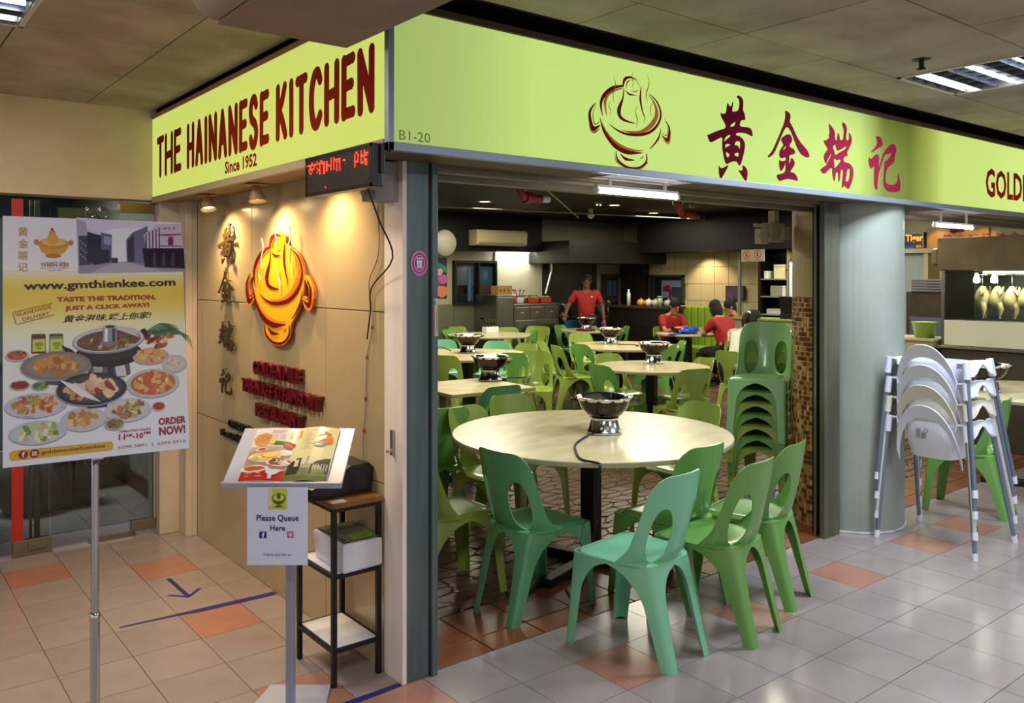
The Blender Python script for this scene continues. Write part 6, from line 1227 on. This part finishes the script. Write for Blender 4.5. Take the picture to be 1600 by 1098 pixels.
t = thing('lit_beer_sign', 'lit black sign with orange Tiger lettering beside the column', 'sign', (11.9, 5.62, 0)); a_ = QX(1413, 395, 11.9); b_ = QX(1443, 362, 11.9); y0, y1, z0, z1 = b_.y, a_.y+.12, a_.z, b_.z
obj('case', B((0, y0-5.62, z0), (.08, y1-5.62, z1), .004), mat('sign grey frame', '#7c7a70', .4, .5), t); obj('face', B((-.004, y0-5.62+.02, z0+.02), (0, y1-5.62-.02, z1-.02)), mat('sign black', '#150e1a', .3), t)
pr = Print((11.9-.006, y1-.13, z0), (0, -1, 0), (0, 0, 1)); pr.text('Tiger', .01, .13, .13, '#ffa030', 2, .03, w=.25); pr.rect(.01, .035, .13, .10, '#14307a', 1); pr.text('BEER', .16, .07, .035, '#c87820', 2, .02, w=.08)
o = pr.build('lettering', print_mat('lit print', .4, 1.2), None); o.parent = t; o.location = (-11.9+.0, -5.62, 0)
struct('door_3', MB().box((11.6, 5.50, 0), (11.7, 5.56, 1.96)).box((11.6, 5.25, 0), (11.7, 5.34, 1.96)).box((11.58, 5.2, 1.96), (11.72, 6.2, 2.02)), mat('door frame cream', '#a39c80', .45), 'cream door frame behind the column')
obj('door_leaf', B((11.65, 5.56, 0), (11.69, 6.2, 1.95)), mat('grey green door', '#84908a', .4), bpy.data.objects['door_3'])
t = thing('menu_signboard', 'warm lit signboard with red characters above the display case', 'sign', (11.95, 3.6, 0)); a_ = QX(1448, 395, 11.95); b_ = QX(1545, 352, 11.95)
obj('board', B((0, b_.y-3.6, a_.z), (.04, a_.y-3.6, b_.z)), mat('mural cream', '#b99c6a', .5, noise=.4, nscale=3, col2='#8f6a34'), t)
pr = Print((-.003, a_.y-3.6, a_.z), (0, -1, 0), (0, 0, 1))
for k, s_ in enumerate('黄金端记美食'): pr.text(s_, .22+k*.17, .12, .13, '#8a2018', 1, .02)
pr.ell(.12, .15, .09, .11, '#c48a2c', 1, 18, 0, .2); pr.build('characters', PRINT, t)
for u in (1462, 1502, 1532): p = QX(u, 362, 11.8); spot((11.7, p.y, 2.38), (11.95, p.y, 2.0), 5, (1, .6, .2), 80)
t = thing('storage_shelf', 'dark shelf with folded cloths beside the glass case', 'shelf', (10.2, 4.55, 0))
obj('frame', B((0, 0, 0), (.4, .55, 1.45)), mat('shelf brown', '#3a2c20', .5, noise=.4, nscale=8), t); obj('blue_front', B((-.01, .05, .4), (0, .5, 1.15)), mat('blue grey front', '#4a5a74', .4), t)
for k in range(5): obj('folded_cloth', B((-.02, .06+.01*(k % 2), 1.45+k*.032), (.3, .48, 1.475+k*.032), .008), mat('folded cloth', '#8a8894' if k % 2 else '#5c5866', .8), t)
t = thing('green_basin', 'lime green basin on a ledge behind the column', 'basin', (8.64, 4.13, 1.02)); obj('bowl', MB().lathe([(0, 0), (.09, 0), (.12, .15), (.13, .16), (.115, .15), (.08, .01)], 20), CC['lime'], t); obj('contents', MB().disc(.10, .12, 16), mat('basin contents', '#5a5a3c', .6), t)
t = thing('cream_drawers', 'cream drawer unit behind the column', 'cabinet', (8.42, 3.95, 0)); obj('body', B((0, 0, 0), (.45, .62, 1.0), .004), mat('drawer cream', '#a69c78', .45), t); obj('worktop', B((-.02, -.02, 1.0), (.47, .64, 1.02)), mat('drawer top', '#b5ac88', .4), t)
for z in (.55, .78): dr = obj('drawer', B((-.014, .03, z), (0, .59, z+.19), .003), mat('drawer cream'), t); obj('handle', MB().tube([(-.016, .25, z+.1), (-.035, .26, z+.1), (-.035, .36, z+.1), (-.016, .37, z+.1)], .005, 6), blackmet, dr)
# ============================================================ PEOPLE
def skin(name, nodes, edges, root, m_, parent, sub=2, extra=None):
    names = list(nodes); me = bpy.data.meshes.new(name+'_cage'); me.from_pydata([nodes[n][0] for n in names], [(names.index(a), names.index(b)) for a, b in edges], [])
    o = bpy.data.objects.new('cage', me); COL.objects.link(o); o.modifiers.new('s', 'SKIN'); sv = me.skin_vertices[0].data
    for i, n in enumerate(names): r = nodes[n][1]; sv[i].radius = r if isinstance(r, tuple) else (r, r); sv[i].use_root = (n == root)
    ss = o.modifiers.new('u', 'SUBSURF'); ss.levels = sub; ss.render_levels = sub
    dg = bpy.context.evaluated_depsgraph_get(); ev = bpy.data.meshes.new_from_object(o.evaluated_get(dg)); bpy.data.objects.remove(o)
    mb = MB(); mb.add([v.co[:] for v in ev.vertices], [list(p.vertices) for p in ev.polygons], True); bpy.data.meshes.remove(ev)
    if extra: extra(mb)
    return obj(name, mb, m_, parent)
def V(*a): return Vector(a)
sk = mat('skin', '#a9745a', .5, noise=.06, nscale=10); skd = mat('darker skin', '#6e4634', .5, noise=.06, nscale=10); hairm = mat('black hair', '#0a0808', .85, bump=.3, bscale=60); redshirt = mat('red polo cloth', '#961613', .8, noise=.08, nscale=20); whiteshirt = mat('white blouse cloth', '#cfcabb', .8, noise=.06, nscale=20); trou = mat('black trousers', '#131416', .8)
def hand(mb, w, d, up, s):      # palm with four fingers and a thumb at wrist w, pointing along d
    d = d.normalized(); side = d.cross(up).normalized()*s; n_ = side.cross(d).normalized()
    mb.tube([w-d*.01, w+d*.03, w+d*.085], [.024, .034, .030], 8)
    for k, (o_, l) in enumerate(((-.027, .062), (-.009, .074), (.009, .068), (.026, .052))): b = w+d*.08+side*o_; mb.tube([b, b+d*l*.5-n_*.006, b+d*l-n_*.024], [.0095, .009, .007], 6)
    b = w+d*.025-side*.028; mb.tube([b, b-side*.024+d*.028, b-side*.026+d*.055], [.011, .0105, .008], 6)
def person(label, loc, rz, P, shirt, skin_m, hair_kind, group='staff in the restaurant', seated=True, collar=None):
    t = thing('person', label, 'person', loc, rz, group)
    head = P['head']; nk = P['neck']; fdir = P.get('face', V(0, 1, -.1)).normalized(); upv = (head-nk).normalized()
    nodes = {'pel': (P['pel'], (.145, .11)), 'sp': (P['sp'], (.125, .10)), 'ch': (P['ch'], (.150, .11)), 'nk': (nk, .052), 'hd0': (head-upv*.055+fdir*.01, (.062, .070)), 'hd1': (head+upv*.02, (.074, .090)), 'hd2': (head+upv*.085, (.055, .065))}
    edges = [('pel', 'sp'), ('sp', 'ch'), ('ch', 'nk'), ('nk', 'hd0'), ('hd0', 'hd1'), ('hd1', 'hd2')]
    for s_ in 'lr':
        nodes['sh'+s_] = (P['sh'+s_], .052); nodes['el'+s_] = (P['el'+s_], .038); nodes['wr'+s_] = (P['wr'+s_], .025); edges += [('ch', 'sh'+s_), ('sh'+s_, 'el'+s_), ('el'+s_, 'wr'+s_)]
        nodes['hp'+s_] = (P['hp'+s_], .09); nodes['kn'+s_] = (P['kn'+s_], .062); nodes['an'+s_] = (P['an'+s_], .04); nodes['to'+s_] = (P['an'+s_]+V(0, .14, -.03), .032); edges += [('pel', 'hp'+s_), ('hp'+s_, 'kn'+s_), ('kn'+s_, 'an'+s_), ('an'+s_, 'to'+s_)]
    side = fdir.cross(upv).normalized()
    def ex(mb):
        for s_, sg in (('l', -1), ('r', 1)): hand(mb, P['wr'+s_], P['wr'+s_]-P['el'+s_], V(0, 0, 1), sg)
        mb.tube([head+fdir*.085+upv*.015, head+fdir*.105-upv*.012, head+fdir*.092-upv*.022], [.008, .014, .010], 8)
        for sg in (-1, 1): mb.ball(head+side*sg*.078-fdir*.005, .022, 8, 6, (.5, .8, 1.2))
        mb.ball(head+fdir*.065-upv*.08, .028, 10, 6)
    body = skin('body', nodes, edges, 'pel', skin_m, t, 2, ex)
    # clothing follows the same joints, slightly larger
    ml = lambda a, b, q_: P[a].lerp(P[b], q_)
    n2 = {'pel': (P['pel']+V(0, 0, -.03), (.175, .135)), 'sp': (P['sp'], (.155, .125)), 'ch': (P['ch'], (.192, .150)), 'cl': (P['ch'].lerp(nk, .62), (.085, .075))}; e2 = [('pel', 'sp'), ('sp', 'ch'), ('ch', 'cl')]
    for s_ in 'lr': n2['sh'+s_] = (P['sh'+s_], .078); n2['m'+s_] = (ml('sh'+s_, 'el'+s_, .75), .062); e2 += [('ch', 'sh'+s_), ('sh'+s_, 'm'+s_)]
    skin('shirt', n2, e2, 'pel', shirt, t)
    obj('collar', MB().lathe([(.062, .0), (.075, .012), (.066, .03), (.058, .02)], 14, tuple(nk-V(0, 0, .035))), collar or shirt, t)
    n3 = {'pel': (P['pel']+V(0, 0, -.04), (.165, .125))}; e3 = []
    for s_ in 'lr': n3['hp'+s_] = (P['hp'+s_], .105); n3['kn'+s_] = (P['kn'+s_], .078); n3['an'+s_] = (ml('kn'+s_, 'an'+s_, .92), .058); e3 += [('pel', 'hp'+s_), ('hp'+s_, 'kn'+s_), ('kn'+s_, 'an'+s_)]
    skin('trousers', n3, e3, 'pel', trou, t)
    for s_ in 'lr': a = P['an'+s_]; obj('shoe', MB().tube([a+V(0, -.06, -.045), a+V(0, .02, -.04), a+V(0, .12, -.05), a+V(0, .18, -.058)], [.03, .045, .042, .022], 8), black, t)
    ed = MB(); 
    for sg in (-1, 1): ed.ball(head+fdir*.083+side*sg*.031+upv*.012, .009, 8, 5)
    obj('eyes', ed, mat('dark eyes', '#140f0d', .3), t); obj('mouth', MB().tube([head+fdir*.088-side*.02-upv*.052, head+fdir*.093-upv*.053, head+fdir*.088+side*.02-upv*.052], .004, 6), mat('lips', '#7a3c34', .5), t)
    eb = MB()
    for sg in (-1, 1): eb.tube([head+fdir*.085+side*sg*.018+upv*.032, head+fdir*.083+side*sg*.045+upv*.030], .004, 5)
    obj('eyebrows', eb, hairm, t)
    hb = MB(); R = Matrix((side, fdir, upv)).transposed().to_4x4(); hb.M = Matrix.Translation(head) @ R; rr = random.Random(3)
    hb.ball((0, -.022, .045), .093, 18, 12, (1.0, 1.02, .92)); hb.ball((0, -.045, .0), .082, 16, 10, (1.02, .8, 1.05))
    if hair_kind == 'short': hb.ball((0, .04, .105), .045, 12, 8, (1.4, 1, .6))
    if hair_kind == 'bob': hb.ball((0, -.03, -.03), .095, 18, 12, (1.02, .8, 1.25)); [hb.ball((sg*.07, .0, -.04), .04, 12, 8, (.6, 1.2, 2)) for sg in (-1, 1)]
    if hair_kind == 'tail': hb.tube([(0, -.10, .05), (0, -.15, .02), (0, -.165, -.06), (0, -.14, -.14)], [.02, .034, .03, .008], 10)
    if hair_kind == 'bun': hb.ball((0, -.13, .05), .045, 12, 8)
    obj('hair', hb, hairm, t)
    if hair_kind == 'tail': h2 = MB(); h2.M = hb.M; h2.tube([(-.0, -.105, .062), (0, -.12, .045)], .026, 10); obj('hair_band', h2, mat('white ribbon', '#d8d8dc', .5), t)
    return t
def seated(lean=.12, arms=.38, headf=None, hz=1.16):
    return {'pel': V(0, -.05, .55), 'sp': V(0, -.03+lean*.3, .72), 'ch': V(0, lean*.7, .92), 'neck': V(0, lean+.02, 1.045), 'head': V(0, lean+.08, hz), 'face': headf or V(0, 1, -.5),
            'shl': V(-.17, lean*.75, .96), 'shr': V(.17, lean*.75, .96), 'ell': V(-.21, lean+.12, .76), 'elr': V(.21, lean+.12, .76), 'wrl': V(-.09, arms, .80), 'wrr': V(.09, arms, .80),
            'hpl': V(-.09, .0, .52), 'hpr': V(.09, .0, .52), 'knl': V(-.11, .38, .50), 'knr': V(.11, .38, .50), 'anl': V(-.11, .36, .10), 'anr': V(.11, .36, .10)}
std = {'pel': V(0, 0, .92), 'sp': V(0, .01, 1.08), 'ch': V(0, 0, 1.28), 'neck': V(0, .01, 1.415), 'head': V(.0, .03, 1.545), 'face': V(.12, 1, -.12), 'shl': V(-.19, 0, 1.335), 'shr': V(.19, 0, 1.335), 'ell': V(-.29, .02, 1.08), 'elr': V(.33, .02, 1.10), 'wrl': V(-.30, .07, .87), 'wrr': V(.40, .20, .98),
       'hpl': V(-.09, 0, .86), 'hpr': V(.09, 0, .86), 'knl': V(-.10, .02, .48), 'knr': V(.10, .02, .48), 'anl': V(-.10, 0, .09), 'anr': V(.10, 0, .09)}
pm = DL(14.75, (916-800)/1320*14.75); 
mn_ = person('man in a red polo shirt standing behind a table, one arm reaching out', (pm.x, pm.y, 0), PI-YAW+.1, std, redshirt, skd, 'short', seated=False)
obj('shirt_mark', MB().box((-.09, .121, 1.27), (-.06, .124, 1.29)), white, mn_)
# staff table, its chairs and the women round it
def sit(u, v, phi): d_ = 1188/(v-CYP); p = DL(d_, (u-CXP)/F*d_); return p, math.radians(phi)-PI/2
s1 = (10.02, 9.02); ph1 = math.degrees(math.atan2(T8[1]-s1[1], T8[0]-s1[0]))
A1 = (T8[0]-.20*cs+.56*sn, T8[1]+.20*sn+.56*cs); ph1 = math.degrees(math.atan2(T8[1]-A1[1], T8[0]-A1[0]))
A2 = (T8[0]+.42*cs-.62*sn, T8[1]-.42*sn-.62*cs); ph2 = math.degrees(math.atan2(T8[1]-A2[1], T8[0]-A2[0]))
A3 = (T8[0]+.86*cs+.08*sn, T8[1]-.86*sn+.08*cs); ph3 = math.degrees(math.atan2(T8[1]-A3[1], T8[0]-A3[0]))
g8 = 'staff chairs with people on them'
for (x, y), ph_, lab, lab2, hk, sh_ in ((A1, ph1, 'woman in a red shirt sitting sideways at the staff table, head bent over her hands', 'green chair under the woman left of the blue bag', 'bun', redshirt), (A2, ph2, 'person with a dark bob in a red shirt, seated with their back to the doorway', 'green chair under the red-shirted person seen from behind', 'bob', redshirt), (A3, ph3, 'dark haired woman at the far side of the staff table, face in profile', 'green chair under the dark haired woman at the far side', 'bun', redshirt)):
    dx, dy = math.cos(math.radians(ph_)), math.sin(math.radians(ph_))
    chair(x, y, ph_, 'lime', lab2, g8); person(lab, (x-.02*dx, y-.02*dy, 0), math.radians(ph_)-PI/2, seated(.14, .40, V(0, 1, -.7), 1.15), sh_, sk, hk)
p4 = DL(9.6, (1155-800)/1320*9.6); chair(p4.x, p4.y, 5, 'lime', 'green chair under the girl in white', g8)
person('girl in a white blouse with a black ponytail, seated beside the chair stack', (p4.x, p4.y, 0), math.radians(5)-PI/2, seated(.20, .42, V(0, 1, -.3), 1.14), whiteshirt, sk, 'tail')
chair_at(1141, 514, 150, 'lime', 'lime chair standing behind the girl in white, its arched back showing', None, g8)
chair_at(1060, 511, 170, 'lime', 'green chair beside the seated woman against the bar', None, g8)
t = thing('blue_bag', 'bright blue plastic bag lying on the staff table', 'bag', (T8[0]-.1, T8[1]-.1, .7505)); mb = MB(); mb.ball((0, 0, .05), .16, 22, 12, (1.3, .7, .33)); mb.v = [(x+.012*math.sin(40*y), y+.01*math.sin(33*x), max(0, z+.012*math.sin(30*x+20*y))) for x, y, z in mb.v]; obj('bag', mb, mat('blue plastic film', '#1450c8', .2, coat=.5), t); obj('loose_flap', MB().box((-.42, -.05, .0), (-.1, .07, .012), .004), mat('blue plastic film'), t)
t = thing('serving_bowl', 'dark bowl with orange food on the staff table', 'bowl', (T8[0]-.02, T8[1]+.16, .7505)); obj('bowl', MB().lathe([(0, 0), (.08, 0), (.16, .08), (.15, .08), (.07, .012)], 20), bowlm, t); obj('food', MB().ball((0, 0, .06), .10, 14, 8, (1, 1, .4)), mat('orange food', '#c46a3c', .5), t)
tag(obj('red_tray', B((T5[0]-.42, T5[1]-.28, .7505), (T5[0]-.2, T5[1]-.06, .785), .006), mat('dark red plastic', '#5c1418', .35)), 'dark red tray beside the pot in front of the man', 'tray')
for k, (x, y, lab) in enumerate(((7.8, 11.25, 'cluster of sauce bottles on a small table by the steel panels'),)):
    t = thing('condiment_set', lab, 'condiments', (x+.25, y-.55, .7505)); obj('holder', B((-.12, -.06, 0), (.12, .06, .09), .004), white, t)
    for j in range(4): obj('bottle', MB().lathe([(0, .09), (.022, .09), (.022, .16), (.009, .19), (.009, .21), (0, .21)], 10, (-.09+j*.06, 0, 0)), mat('sauce bottle', '#2a1a14', .2), t)
